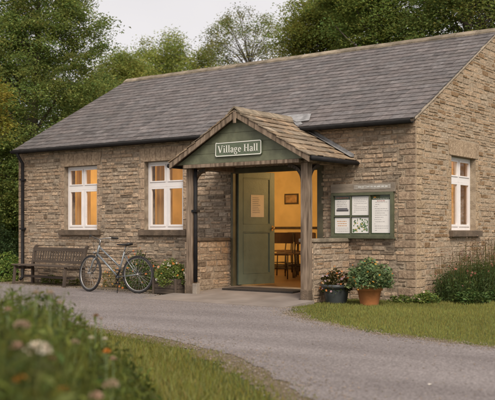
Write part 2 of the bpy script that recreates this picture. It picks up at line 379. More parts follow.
def one_stone(mb, a, b, c, d, place, prot, col, rough=.006, zmax=None, gap=.007):
    """a stone face standing prot out of the mortar, with worn edges"""
    a += gap; b -= gap; c += gap * .8; d -= gap * .8
    if b - a < .015 or d - c < .01: return
    nx = 4 if b - a > .14 else 3; nz = 3
    vs = []; bev = min(.009, (d - c) * .2)
    us = [a, a + bev] + [a + (b - a) * k / (nx - 1) for k in range(1, nx - 1)] + [b - bev, b]
    ws = [c, c + bev, (c + d) / 2, d - bev, d]
    wob = lambda s: random.uniform(-s, s)
    skew = wob(.006)
    tl = wob(.004); 
    for i, u in enumerate(us):
        for j, w_ in enumerate(ws):
            edge = i in (0, len(us) - 1) or j in (0, len(ws) - 1)
            corner = i in (0, len(us) - 1) and j in (0, len(ws) - 1)
            dep = -.012 if edge else prot + wob(rough) * .6 + skew * (i / len(us) - .5)
            uu = u + wob(.0035) + (0 if not corner else (.006 if i == 0 else -.006)); ww = w_ + wob(.003) + tl * (i / len(us) - .5) * 2 + (0 if not corner else (.004 if j == 0 else -.004))
            if zmax: ww = min(ww, zmax(uu))
            vs.append(place(uu, -dep, ww))
    n = len(ws)
    fs = [(i*n+j, (i+1)*n+j, (i+1)*n+j+1, i*n+j+1) for i in range(len(us)-1) for j in range(n-1)]
    mb.add(vs, fs, col)
def stone_field(mb, a0, a1, z0, z1, holes, place, palette, hrange=(.05, .092), lrange=(.10, .31), prot=(.000, .021), zmax=None, rnd=random):
    z = z0
    while z < z1 - .02:
        h = rnd.uniform(*hrange)
        if z + h > z1 - .03: h = z1 - z
        a = a0
        off = rnd.uniform(0, 1)
        while a < a1 - .01:
            l = rnd.uniform(*lrange) * (1.15 if h > .08 else .9)
            if a == a0: l *= .4 + .6 * off
            if a + l > a1 - .07: l = a1 - a
            if zmax and z > zmax(a) and z > zmax(a + l): a += l; continue
            pc = palette(rnd)
            parts = [(a, a + l, z, z + h)]
            if h > .085 and l > .16 and rnd.random() < .35:      # snecked: two thin stones in a thick course
                zz = z + h * rnd.uniform(.4, .6); parts = [(a, a + l, z, zz), (a, a + l, zz, z + h)]
            for q in parts:
                for (p, q_, r_, s_) in subtract(q, holes):
                    c = pc if len(parts) == 1 else palette(rnd)
                    one_stone(mb, p, q_, r_, s_, place, rnd.uniform(*prot), c, zmax=zmax)
            a += l
        z += h
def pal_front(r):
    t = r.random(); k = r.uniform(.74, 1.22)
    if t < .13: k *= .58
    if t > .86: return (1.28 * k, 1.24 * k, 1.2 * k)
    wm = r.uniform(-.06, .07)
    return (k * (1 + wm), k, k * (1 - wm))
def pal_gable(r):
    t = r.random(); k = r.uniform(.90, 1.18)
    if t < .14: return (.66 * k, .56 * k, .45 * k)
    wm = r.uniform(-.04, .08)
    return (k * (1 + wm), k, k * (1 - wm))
pf = lambda a, dep, z: (a, dep, z)              # front wall faces -y
pg = lambda a, dep, z: (-dep, a, z)             # gable wall faces +x, a runs along y
# front wall
holes = [W1, W2, DR]
xs = sorted({-LB + TH, 0.0 - TH} | {v for h in holes for v in h[:2]}); zs = sorted({-.1, H - .05} | {v for h in holes for v in h[2:]})
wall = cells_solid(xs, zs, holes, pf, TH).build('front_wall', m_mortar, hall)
lint = lambda wd: (wd[0] - .14, wd[1] + .14, wd[3], wd[3] + .30)
fh = [W1, W2, DR, lint(W1), lint(W2)]
quo = []; z = 0.0; k = 0; qs = MB()
while z < H - .12:                              # corner blocks, long and short in turn on both faces
    h = random.uniform(.09, .155); h = min(h, H - .08 - z)
    lf, lg = (.36, .17) if k % 2 else (.20, .29)
    lf *= random.uniform(.85, 1.1); lg *= random.uniform(.85, 1.1)
    quo.append((z, z + h, lf, lg)); z += h; k += 1
fq = [(-lf, .5, a, b) for a, b, lf, lg in quo] + [(-LB - .5, -LB + lf, a, b) for a, b, lf, lg in quo]
gq = [(-.5, lg, a, b) for a, b, lf, lg in quo]
jq = []                                         # dressed blocks beside the openings
for wd in (W1, W2):
    z = wd[2]; k = 0
    while z < wd[3] - .05:
        h = min(random.uniform(.15, .24), wd[3] - z); l = .17 if k % 2 else .11
        jq += [(wd[0] - l, wd[0], z, z + h), (wd[1], wd[1] + l * .9, z, z + h)]; z += h; k += 1
sm = MB()
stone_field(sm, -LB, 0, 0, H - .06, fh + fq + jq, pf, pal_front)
def pal_quo(r): k = r.uniform(.85, 1.15); return (k * 1.04, k, k * .97)
for a, b, c, d in fq: one_stone(sm, max(a, -LB), min(b, .0), c, d, pf, .014, tuple(.86 * t for t in pal_quo(random)), gap=.006)
for a, b, c, d in jq: one_stone(sm, a, b, c, d, pf, .010, pal_quo(random), gap=.004)
# reveals of the openings are dressed stone too
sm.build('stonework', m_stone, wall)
# gable wall (right): slab + triangle
GD = 2 * D
holes = [WG]
gm = cells_solid(sorted({0.0, GD} | set(WG[:2])), sorted({-.1, H} | set(WG[2:])), holes, pg, TH)
gm.poly([(-TH, 0, H), (-TH, GD, H), (-TH, D, RZ - .03)], TH, (1, 0, 0))
gwall = gm.build('gable_wall', m_gmortar, hall)
gj = []
z = WG[2]; k = 0
while z < WG[3] - .05:
    h = min(random.uniform(.15, .24), WG[3] - z); l = .20 if k % 2 else .12
    gj += [(WG[0] - l, WG[0], z, z + h), (WG[1], WG[1] + l * .9, z, z + h)]; z += h; k += 1
gs = MB(); zmax = lambda a: H + SL * min(a, GD - a) - .035
stone_field(gs, 0, GD, 0, RZ, [WG, lint(WG)] + gq + gj, pg, pal_gable, hrange=(.06, .115), lrange=(.12, .32), prot=(.001, .014), zmax=zmax)
def pal_gq(r): k = r.uniform(.95, 1.15); return (k * 1.03, k, k * .94)
for a, b, c, d in gq: one_stone(gs, 0, b, c, d, pg, .012, pal_gq(random), gap=.004)
for a, b, c, d in gj: one_stone(gs, a, b, c, d, pg, .006, pal_gq(random), gap=.004)
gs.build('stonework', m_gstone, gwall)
# the other two walls (plain rubble) 
mb = cells_solid([0.0, GD], [-.1, H], [], lambda a, dep, z: (-LB + dep, a, z), TH)
mb.poly([(-LB, 0, H), (-LB, GD, H), (-LB, D, RZ - .03)], TH, (1, 0, 0)); lw = mb.build('gable_wall', m_gmortar, hall)
mb = cells_solid([-LB + TH, -TH], [-.1, H - .05], [], lambda a, dep, z: (a, GD - dep, z), TH); mb.build('rear_wall', m_mortar, hall)
# inside lining, floor, ceiling
mb = MB(); e = .006
mb.box((-LB + TH + e, GD - TH - .02, .13), (-TH - e, GD - TH - e, 2.86)); mb.box((-LB + TH + e, TH, .13), (-LB + TH + .02, GD - TH - .03, 2.86)); mb.box((-TH - .02, WG[1] + .2, .13), (-TH - e, GD - TH - .03, 2.86))
mb.build('plaster_lining', m_plaster, hall)
mb = MB(); mb.box((-LB + TH, TH - .01, 2.865), (-TH, GD - TH, 2.9)); mb.build('ceiling', mat('white_ceiling', (.62, .52, .36), .9, var=.04), hall)
m_floor = mat('floor_boards', (0.17, 0.085, 0.035), .4, scale=5, col2=(0.09, 0.045, 0.02), streak=(.2, 3, 1))
mb = MB(); mb.box((-LB + TH, .05, .02), (-TH, GD - TH, .125)); mb.build('wooden_floor', m_floor, hall)
mb = MB(); mb.box((-LB + TH + .02, GD - TH - .05, 1.20), (-TH, GD - TH - .021, 1.26)); mb.box((-LB + TH + .02, GD - TH - .045, .13), (-TH, GD - TH - .021, .26)); mb.build('dado_rail', m_dark_wood, hall)

# roof of slates
def slate_slope(mb, x0, x1, e0, rise, run, rows, slen, wid, th, sign=1, y0=0.0, col=None, cut=None, jit=.003):
    """rows of slates up a slope that starts at (y0, e0) and climbs `rise` over `run` towards +y*sign"""
    ln = math.hypot(rise, run); ty, tz = run / ln * sign, rise / ln; ny, nz = -rise / ln * sign, run / ln
    step = ln / rows
    for i in range(rows):
        s0 = i * step; x = x0 - (wid * .5 if i % 2 else 0)
        rowj = random.uniform(-.004, .004)
        while x < x1 - .01:
            w_ = wid * random.uniform(.93, 1.07); xa_, xb_ = max(x, x0), min(x + w_, x1); x += w_
            if xb_ - xa_ < .03: continue
            if cut and cut((xa_ + xb_) / 2, y0 + s0 * ty): continue
            d0 = th * 1.25 + random.uniform(0, jit); sj = s0 + rowj + random.uniform(-jit, jit) * 1.5
            s1 = min(s0 + slen, ln); g = .0022; d1 = .002 if s1 < ln else .004
            lo = -th
            def P(x_, s_, n_): return (x_, y0 + s_ * ty + n_ * ny, e0 + s_ * tz + n_ * nz)
            tw = random.uniform(-jit, jit) * .5
            vs = [P(xa_ + g, sj, d0 + tw), P(xb_ - g, sj, d0 - tw), P(xb_ - g, s1, d1), P(xa_ + g, s1, d1), P(xa_ + g, sj, d0 + tw - th), P(xb_ - g, sj, d0 - tw - th), P(xb_ - g, s1, d1 - th), P(xa_ + g, s1, d1 - th)]
            f = [(0,1,2,3), (4,5,1,0), (5,6,2,1), (7,4,0,3)]
            if sign < 0: f = [t[::-1] for t in f]
            mb.add(vs, f, col() if col else (1, 1, 1))
def c_slate():
    k = random.uniform(.80, 1.16); t = random.random()
    if t < .07: k *= .74
    if t > .96: k *= 1.18
    w_ = random.uniform(-.03, .04)
    return (k * (1 + w_), k, k * (1 - w_ * .5))
EO = .17                                        # eave overhang
xl, xr = -LB - .012, .035
rb = MB()
# deck under the slates with real thickness
for sg, yb in ((1, 0), (-1, GD)):
    def Y(y): return y if sg > 0 else GD - y
    rb.add([(xl + .02, Y(-EO), H - SL * EO - .01), (xr - .012, Y(-EO), H - SL * EO - .01), (xr - .012, Y(D), RZ - .01), (xl + .02, Y(D), RZ - .01),
            (xl + .02, Y(-EO), H - SL * EO - .05), (xr - .012, Y(-EO), H - SL * EO - .05), (xr - .012, Y(D), RZ - .05), (xl + .02, Y(D), RZ - .05)],
           [(0,1,2,3), (7,6,5,4), (0,4,5,1), (1,5,6,2), (3,7,4,0)])
roof = rb.build('roof', m_dark_wood, hall)
sb = MB()
slate_slope(sb, xl, xr, H - SL * EO, SL * (D + EO), D + EO, 22, .33, .22, .014, 1, -EO, c_slate)
slate_slope(sb, xl, xr, H - SL * EO, SL * (D + EO), D + EO, 22, .33, .22, .014, -1, GD + EO, c_slate)
sb.build('slates', m_slate, roof)
rg = MB(); x = xl - .01
while x < xr:
    l = random.uniform(.42, .5); x2 = min(x + l, xr + .01); k = random.uniform(.75, 1.2); dz = random.uniform(-.004, .006)
    for s in (1, -1):
        rg.add([(x + .003, D, RZ + .062 + dz), (x2 - .003, D, RZ + .062 + dz), (x2 - .003, D - s * .115, RZ - .115 * SL + .045 + dz), (x + .003, D - s * .115, RZ - .115 * SL + .045 + dz),
                (x + .003, D, RZ + .03 + dz), (x2 - .003, D, RZ + .03 + dz), (x2 - .003, D - s * .115, RZ - .115 * SL + .0 + dz), (x + .003, D - s * .115, RZ - .115 * SL + .0 + dz)],
               [(0,1,2,3), (3,2,6,7), (0,3,7,4), (2,1,5,6)] if s < 0 else [(3,2,1,0), (7,6,2,3), (4,7,3,0), (6,5,1,2)], (k, k, k))
    x = x2
rg.build('ridge', m_ridge, roof)
for xx in (xr - .03, xl + .01):                 # pale mortar verge
    vg = MB(); vg.beam((xx, -.10, H - .10 * SL - .028), (xx, D, RZ - .028), .04, .045); vg.beam((xx, GD + .10, H - .10 * SL - .028), (xx, D, RZ - .028), .04, .045)
    vg.build('verge', mat('verge_mortar', (.38, .31, .24), .9, scale=8, var=.2, bump=.3), roof)
# fascia and gutter in runs either side of the porch
GZ = H - SL * EO - .028
def gutter(x0, x1, name='gutter'):
    mb = MB(); n = 8; c = []
    for x in (x0, x1):
        for r_ in (.066, .059):
            for k in range(n + 1):
                t = math.pi + math.pi * k / n; c.append((x, -EO - .03 + r_ * math.cos(t), GZ + .02 + r_ * math.sin(t)))
    m_ = n + 1; fs = []
    for k in range(n):
        fs += [(k, k+1, 2*m_+k+1, 2*m_+k), (m_+k+1, m_+k, 3*m_+k, 3*m_+k+1)]
    fs += [(0, 2*m_, 3*m_, m_), (m_-1, 2*m_-1, 4*m_-1, 3*m_-1)]
    for b0, b1 in ((0, m_), (2*m_, 3*m_)): fs += [(b0+k, b0+k+1, b1+k+1, b1+k) for k in range(n)]
    mb.add(c, fs, smooth=True)
    x = x0 + .3
    while x < x1: mb.box((x, -EO + .03, GZ - .045), (x + .02, -.03, GZ + .0)); x += .9
    return mb.build(name, m_black, hall)
gutter(-LB + .01, -2.98); gutter(-2.08, .02)
mb = MB(); mb.box((-LB, -.105, GZ - .045), (-3.3, -.085, GZ + .05)); mb.box((-1.75, -.105, GZ - .045), (0, -.085, GZ + .05)); mb.build('fascia', m_dark_wood, hall)
def downpipe(pts, name='downpipe', brackets=()):
    mb = MB(); mb.tube(pts, .036, 10)
    for (x, y, z) in brackets: mb.box((x - .055, y - .045, z - .02), (x + .055, y + .06, z + .02))
    return mb.build(name, m_black, hall)
downpipe([(-9.64, -EO - .03, GZ - .02), (-9.64, -EO - .03, GZ - .10), (-9.64, -.07, GZ - .26), (-9.64, -.07, .12), (-9.64, -.14, .06)], brackets=[(-9.64, -.075, z) for z in (2.3, 1.2, .35)])

# windows
def window(wd, face, curtain=None):
    """face(a, depth, z): a along the wall"""
    a0, a1, z0, z1 = wd; y = .105; fd = .07
    w_ = MB()
    def bx(m_, p0, p1, q0, q1, d0, d1):
        c = [face(a, d, z) for z in (q0, q1) for a, d in ((p0, d0), (p1, d0), (p1, d1), (p0, d1))]
        m_.add(c, [(0,3,2,1),(4,5,6,7),(0,1,5,4),(1,2,6,5),(2,3,7,6),(3,0,4,7)])
    A0, A1, Z0, Z1 = a0 + .004, a1 - .004, z0 - .001, z1 - .004; am = (A0 + A1) / 2; T0, T1 = Z0 + .86, Z0 + .97
    fr = .055
    bx(w_, A0, A0 + fr, Z0, Z1, y, y + fd); bx(w_, A1 - fr, A1, Z0, Z1, y, y + fd)
    bx(w_, A0 + fr, A1 - fr, Z1 - fr, Z1, y, y + fd); bx(w_, A0 + fr, A1 - fr, Z0, Z0 + .06, y, y + fd); bx(w_, A0 + fr, A1 - fr, T0, T1 - .02, y, y + fd)
    bx(w_, am - .028, am + .028, Z0 + .06, T0, y + .002, y + fd); bx(w_, am - .022, am + .022, T1 - .02, Z1 - fr, y + .002, y + fd)
    w = w_.build('window', m_white, hall, .004)
    s = MB()                                    # casement sashes
    for p0, p1 in ((A0 + fr + .003, am - .031), (am + .031, A1 - fr - .003)):
        for q0, q1, t in ((Z0 + .063, T0 - .003, .042), (T1 - .017, Z1 - fr - .003, .026)):
            d0, d1 = y - .012, y + .03
            bx(s, p0, p0 + t, q0, q1, d0, d1); bx(s, p1 - t, p1, q0, q1, d0, d1); bx(s, p0 + t, p1 - t, q0, q0 + t, d0, d1); bx(s, p0 + t, p1 - t, q1 - t, q1, d0, d1)
            g = MB(); g.add([face(p0 + t - .004, y + .01, q0 + t - .004), face(p1 - t + .004, y + .01, q0 + t - .004), face(p1 - t + .004, y + .01, q1 - t + .004), face(p0 + t - .004, y + .01, q1 - t + .004)], [(0, 1, 2, 3)]); g.build('pane', m_glass, w)
    s.build('sash', m_white, w, .003)
    sl = MB(); bx(sl, a0 - .11, a1 + .13, z0 - .115, z0 - .002, -.085, .10); sl.build('sill', m_sill, w, .008)
    n = 9; lt = MB(); l0, l1 = a0 - .09, a1 + .09
    for i in range(n):                          # flat arch of upright stones, splayed
        t0, t1 = i / n, (i + 1) / n; sp = .06
        b0, b1 = l0 + (l1 - l0) * t0 + .003, l0 + (l1 - l0) * t1 - .003
        u0, u1 = b0 + sp * (2 * t0 - 1), b1 + sp * (2 * t1 - 1); zz = z1 + .275 + random.uniform(-.006, .006)
        k = random.uniform(.88, 1.1); pr = -.012 - random.uniform(0, .004)
        c = [face(b0, pr, z1 + .001), face(b1, pr, z1 + .001), face(u1, pr, zz), face(u0, pr, zz), face(b0, .09, z1 + .001), face(b1, .09, z1 + .001), face(u1, .09, zz), face(u0, .09, zz)]
        lt.add(c, [(0,1,2,3), (5,4,7,6), (4,5,1,0), (3,2,6,7), (1,5,6,2), (4,0,3,7)], (k * 1.02, k, k * .97))
    lt.build('lintel', m_gstone if face is pg else m_stone, w, .004)
    return w
window(W1, pf); window(W2, pf); window(WG, pg)
# rubble either side of the splayed lintels is filled by mortar wall behind

# ------------------------------------------------------------------ door and door frame
fr = MB()
fr.box((DR[0] - .005, -.018, .12), (DR[0] + .05, .10, DR[3])); fr.box((DR[1] - .075, -.018, .12), (DR[1] + .045, .10, DR[3]))
fr.box((DR[0] + .05, -.017, DR[3] - .09), (DR[1] - .075, .10, DR[3]))
fr.build('door_frame', mat('door_frame_paint', (0.085, 0.075, 0.042), .6, var=.25, scale=6), hall, .005)
def leaf_door(name_m, width, height, notice):
    d = MB(); t = .045; st = .11
    def b(x0, x1, z0, z1, y0=-t/2, y1=t/2): d.box((x0, y0, z0), (x1, y1, z1))
    mid = height * .50
    b(0, st, 0, height); b(width - st, width, 0, height); b(st, width - st, 0, .20); b(st, width - st, height - .12, height); b(st, width - st, mid - .07, mid + .07)
    b(st, width - st, .20, mid - .07, -.010, .010); b(st, width - st, mid + .07, height - .12, -.010, .010)
    o = d.build('door', name_m, hall, .004)
    # beads
    bd = MB()
    for z0, z1 in ((.20, mid - .07), (mid + .07, height - .12)):
        for sg in (-1, 1):
            yy = sg * .016
            bd.beam((st + .01, yy, z0), (st + .01, yy, z1), .016, .02, up=(0, 1, 0)); bd.beam((width - st - .01, yy, z0), (width - st - .01, yy, z1), .016, .02, up=(0, 1, 0))
            bd.beam((st, yy, z0 + .01), (width - st, yy, z0 + .01), .016, .02, up=(0, 1, 0)); bd.beam((st, yy, z1 - .01), (width - st, yy, z1 - .01), .016, .02, up=(0, 1, 0))
    bd.build('bead', name_m, o)
    kb = MB(); 
    for sg in (-1, 1):
        kb.tube([(width - .055, sg * t/2, mid + .0), (width - .055, sg * (t/2 + .04), mid + .0)], [.012, .012], 10); kb.torus((width - .055, sg * (t/2 + .045), mid), .012, .013, (0, 1, 0), 14, 8)
    kb.box((width - .075, -t/2 - .004, mid - .055), (width - .035, t/2 + .004, mid + .045))
    kb.build('handle', mat('brass', (.42, .27, .11), .35, metal=.9, var=.2), o)
    return o
dl = leaf_door(m_dgreen, .88, 2.125, True); dl.location = (DR[0] + .07, .105, .145); dl.rotation_euler = (0, 0, R(75))
dl['label'] = 'open green panelled door leaf with a pale paper notice'
dr = leaf_door(m_dgreen, .86, 2.125, False); dr.location = (DR[1] - .09, .115, .145); dr.rotation_euler = (0, 0, R(86)); dr.scale = (1, 1, 1)
# small sheet pinned on the open leaf
m_paper = mat('old_paper', (0.62, 0.52, 0.40), .8, var=.05, scale=10)
m_paperw = mat('white_paper', (0.80, 0.77, 0.74), .7, var=.03, scale=10)
m_ink = mat('faded_ink', (0.16, 0.15, 0.16), .8)
pn = thing('paper_notice', 'cream paper notice pinned on the open green door', 'notice', dl.location, R(75))
mb = MB(); mb.box((.30, -.0150, 1.27), (.62, -.0125, 1.69)); mb.build('sheet', m_paper, pn)
mb = MB()
for k in range(9): mb.box((.34, -.0158, 1.63 - k * .035), (.34 + random.uniform(.14, .24), -.0152, 1.638 - k * .035))
mb.build('writing', m_ink, pn)
mt = MB(); mt.box((-3.50, -.62, .102), (-1.98, -.03, .128))
tag(mt.build('door_mat', mat('coir', (0.045, 0.036, 0.03), .95, var=.4, scale=60, bump=.8, bscale=200), rot=(0, 0, 0)), 'dark door mat lying at the open doorway', 'mat')

# ------------------------------------------------------------------ porch (parts of the hall)
PXL, PXR, PY = -3.72, -1.33, -1.20
PC, PHW, PYF = -2.545, 1.425, -1.48
PRZ, PEZ = 3.15, 2.345; PS = (PRZ - PEZ) / PHW
def half_wall(xc, sgn):
    th = .24 if sgn > 0 else .15; x0, x1 = xc - th / 2, xc + th / 2; y0, y1 = PY + .07, -.018; ztop = .97
    mb = MB(); mb.box((x0, y0, -.05), (x1, y1, ztop)); o = mb.build('porch_wall', m_mortar, hall)
    s = MB()
    pl = lambda f, d: (lambda a, dep, z: (f - d * (-dep) * -1, a, z))
    outer = lambda a, dep, z: (x1 - dep, a, z); inner = lambda a, dep, z: (x0 + dep, a, z)
    for pr in (outer, inner): stone_field(s, y0, y1, 0, ztop, [], pr, pal_front if sgn < 0 else pal_gable, hrange=(.075, .13), lrange=(.16, .36), prot=(.002, .014))
    front = lambda a, dep, z: (a, y0 + dep, z)
    stone_field(s, x0, x1, 0, ztop, [], front, pal_front, hrange=(.08, .13), lrange=(.12, .24))
    s.build('stonework', m_stone, o)
    c = MB(); c.box((x0 - .035, y0 - .02, ztop + .002), (x1 + .035, y1, ztop + .06)); c.build('coping', m_sill if sgn < 0 else m_ridge, o, .01)
half_wall(PXL - .145, -1); half_wall(PXR - .03, 1)
def porch_post(x):
    mb = MB(); s = .068; n = 9
    pts = []
    for i in range(n):
        z = .22 + (2.24 - .22) * i / (n - 1); s_ = s + random.uniform(-.003, .003); j = random.uniform(-.003, .003)
        pts.append([(x - s_ + j, PY - s_, z), (x + s_ + j, PY - s_, z), (x + s_ + j, PY + s_, z), (x - s_ + j, PY + s_, z)])
    vs = [p for r_ in pts for p in r_]; fs = [(i*4+k, i*4+(k+1)%4, (i+1)*4+(k+1)%4, (i+1)*4+k) for i in range(n-1) for k in range(4)] + [(3,2,1,0), tuple((n-1)*4+k for k in range(4))]
    mb.add(vs, fs); o = mb.build('porch_post', m_wood, hall, .006)
    b = MB(); b.box((x - .076, PY - .076, -.03), (x + .076, PY + .076, .225)); b.build('post_base', m_sill, o, .014)
    return o
pl_, pr_ = porch_post(PXL), porch_post(PXR)
def brace(post, x, dx, dy):
    """a curved bracket from the post up to the beam"""
    mb = MB(); n = 8; rr = .27; p = []
    for i in range(n + 1):
        t = i / n * math.pi / 2; a = rr * (1 - math.cos(t)); b = rr * math.sin(t)
        p.append(Vector((x + dx * (.06 + a), PY + dy * (.06 + a), 1.94 + b)))
    for i in range(n): mb.beam(p[i], p[i+1] + (p[i+1] - p[i]) * .08, .055, .075, up=(dy, dx, 0) if dy else (0, 1, 0))
    mb.build('brace', m_dark_wood, post)
brace(pl_, PXL, 1, 0); brace(pr_, PXR, -1, 0); brace(pl_, PXL, 0, 1); brace(pr_, PXR, 0, 1)
# beams
mb = MB(); mb.box((PXL - .16, PY - .065, 2.243), (PXR + .16, PY + .065, 2.345)); mb.build('tie_beam', m_woodh, hall, .008)
for x in (PXL, PXR): mb = MB(); mb.box((x - .06, PY + .068, 2.24), (x + .06, -.015, 2.345)); mb.build('wall_plate', m_woodh, hall, .006)
# gable panel of horizontal green boards
yp = PYF + .10; bz = 2.295; mb = MB(); nb = 5
top = PRZ - .09
z = bz
while z < top - .02:
    z2 = min(z + .165, top - .005); hw0 = (top - z) / PS; hw1 = (top - z2) / PS; g = random.uniform(0, .003)
    a = [(PC - hw0, yp - g, z + .003), (PC + hw0, yp - g, z + .003), (PC + hw1, yp - g, z2), (PC - hw1, yp - g, z2)]
    mb.poly(a, .025, (0, 1, 0)); z = z2
gp = mb.build('gable_panel', m_green, hall, .003)
mb = MB(); mb.box((PC - 1.2, yp - .02, bz - .06), (PC + 1.2, yp + .05, bz)); mb.build('gable_panel_rail', m_wood, gp, .005)
mb = MB(); mb.box((PXL, yp + .05, bz - .045), (PXR, PY - .07, bz - .025)); mb.build('porch_soffit', m_wood, hall)
# porch roof
pr = MB()
YB = .17
for s in (-1, 1):
    X = lambda d: PC + s * d
    pr.add([(X(0), PYF + .02, PRZ - .012), (X(PHW), PYF + .02, PEZ - .012), (X(PHW), -.002, PEZ - .012), (X(0), YB + .1, PRZ - .012),
            (X(0), PYF + .02, PRZ - .05), (X(PHW), PYF + .02, PEZ - .05), (X(PHW), -.002, PEZ - .05), (X(0), YB + .1, PRZ - .05)],
           [(0,1,2,3), (7,6,5,4), (0,4,5,1), (1,5,6,2), (3,7,4,0)])
proof = pr.build('porch_roof', m_dark_wood, hall)
def yend(d):                                   # where the porch slope runs into the main roof or the wall
    z = PRZ - d * PS; y = (z - H) / SL + .0
    return max(y + .02, -.005) if z > H - SL * EO else -.005
st = MB(); ln = math.hypot(PHW, PRZ - PEZ); rows = 8; step = (ln + .03) / rows; tx, tz = PHW / ln, -(PRZ - PEZ) / ln
for s in (-1, 1):
    for i in range(rows):
        s1 = i * step + step + random.uniform(-.01, .01); s0 = max(.0, i * step - .07)
        d_mid = min(PHW, (s0 + s1) / 2 * tx)
        y = PYF - .03; ye = yend(d_mid)
        while y < ye - .02:
            l = random.uniform(.17, .34); y2 = min(y + l, ye)
            if ye - y2 < .08: y2 = ye
            th = random.uniform(.013, .021); k = random.uniform(.68, 1.25); wm = random.uniform(-.05, .08); c = (k * (1 + wm), k, k * (1 - wm))
            nrm = (-tz, tx)
            def P(sv, n_, yy): return (PC + s * (sv * tx + n_ * nrm[0]), yy, PRZ + sv * tz + n_ * nrm[1])
            jn = random.uniform(0, .008); sb_ = s1 + random.uniform(-.012, .012); g = .003
            vs = [P(s0, .002, y + g), P(sb_, .022 + jn, y + g + random.uniform(-.004, .004)), P(sb_ + random.uniform(-.008, .008), .022 + jn, y2 - g), P(s0, .002, y2 - g),
                  P(s0, .002 - th, y + g), P(sb_, .022 + jn - th, y + g), P(sb_, .022 + jn - th, y2 - g), P(s0, .002 - th, y2 - g)]
            f = [(0,1,2,3), (4,7,6,5), (0,4,5,1), (1,5,6,2), (2,6,7,3)]
            if s > 0: f = [t for t in f]
            else: f = [t[::-1] for t in f]
            st.add(vs, f, c); y = y2
st.build('stone_tiles', m_tile, proof, .002)
rg = MB(); y = PYF - .04
while y < YB:
    y2 = min(y + random.uniform(.3, .4), YB); k = random.uniform(.8, 1.15); dz = random.uniform(0, .006)
    for s in (-1, 1):
        x1 = PC + s * .13; z1 = PRZ - .13 * PS + .035 + dz
        rg.poly([(PC, y + .003, PRZ + .055 + dz), (PC, y2 - .003, PRZ + .055 + dz), (x1, y2 - .003, z1), (x1, y + .003, z1)][::s], .03, (0, 0, -1), (k, k * .98, k * .95))
    y = y2
rg.build('ridge', m_ridge, proof)
for s in (-1, 1):
    bb = MB(); yb_ = PYF - .012
    e_ = .02
    pts = [(PC, yb_, PRZ - .005), (PC + s * (PHW + e_), yb_, PEZ - .005 - e_ * PS), (PC + s * (PHW + e_), yb_, PEZ - .105 - e_ * PS), (PC, yb_, PRZ - .125)]
    bb.poly(pts if s > 0 else pts[::-1], .03, (0, 1, 0))
    bb.build('bargeboard', m_wood, proof, .004)
mb = MB(); mb.box((PC - .03, PYF - .03, PRZ - .22), (PC + .03, PYF - .014, PRZ - .03)); mb.build('finial', m_wood, proof, .004)
# lead: tray where the ridge dies into the slates, and stepped strip down the wall
fl = MB()
y0, y1 = YB - .10, YB + .22
for s in (-1, 1):
    def onr(d, y, k=.024): return (PC + s * d, y, H + SL * y + k)
    def onp(d, y, k=.034): return (PC + s * d, y, PRZ - PS * d + k)
    dv = lambda y: (PRZ - (H + SL * y)) / PS            # the valley line between porch slope and main roof
    ys = [.15, .10, .03, -.05, -.13]
    for ya_, yb2 in zip(ys, ys[1:]):
        d1, d2 = max(0, dv(ya_)), max(0, dv(yb2))
        fl.add([onr(d1, ya_), onr(d1 + .13, ya_ + .02), onr(d2 + .13, yb2 + .02), onr(d2, yb2)], [(0, 1, 2, 3) if s < 0 else (3, 2, 1, 0)])
    fl.add([onr(.0, .14, .036), onr(0, .30, .036), onr(.36, .28, .036), onr(.50, .0, .036), onr(.24, -.02, .036), onr(.12, .06, .036)], [(0, 1, 2, 3, 4, 5) if s < 0 else (5, 4, 3, 2, 1, 0)])
    d0 = (PRZ - (H - SL * EO)) / PS
    for t in range(8):
        da, db = .34 + (PHW - .02 - .34) * t / 8, .34 + (PHW - .02 - .34) * (t + 1) / 8
        za, zb = PRZ - da * PS + .045, PRZ - db * PS + .045
        ya_, yb2 = (max(yend(da), -.02), max(yend(db), -.02))
        ya_ = min(ya_, -.02); yb2 = min(yb2, -.02)
        q = [(PC + s * da, ya_ - .13, za - .002), (PC + s * (db + .005), yb2 - .13, zb - .005), (PC + s * (db + .005), yb2 - .004, zb), (PC + s * da, ya_ - .004, za)]
        fl.add(q, [(0, 1, 2, 3) if s > 0 else (3, 2, 1, 0)])
        if za < H - .1:
            q = [(PC + s * da, -.024, za - .005), (PC + s * (db + .004), -.024, zb - .005), (PC + s * (db + .004), -.024, zb + .05), (PC + s * da, -.024, za + .05)]
            fl.add(q, [(0, 1, 2, 3) if s > 0 else (3, 2, 1, 0)])
fo = fl.build('flashing', m_lead, proof); so_ = fo.modifiers.new('s', 'SOLIDIFY'); so_.thickness = .004; so_.offset = 1
# porch gutters
for s in (-1, 1):
    mb = MB(); X = PC + s * (PHW + .055); mb.tube([(X, PYF + .01, PEZ - .055), (X, -.03, PEZ - .055)], .038, 10); mb.build('porch_gutter', m_black, proof)
px = PXL + .115
downpipe([(px, PY - .03, 2.235), (px, PY - .03, .26)], 'porch_downpipe', [(px, PY - .035, 1.5)])
mb = MB(); mb.box((px - .04, PY - .075, 0), (px + .06, PY + .02, .24)); mb.build('downpipe_shoe', mat('pale_stone', (.27, .23, .19), .9, var=.25, bump=.3), hall, .01)

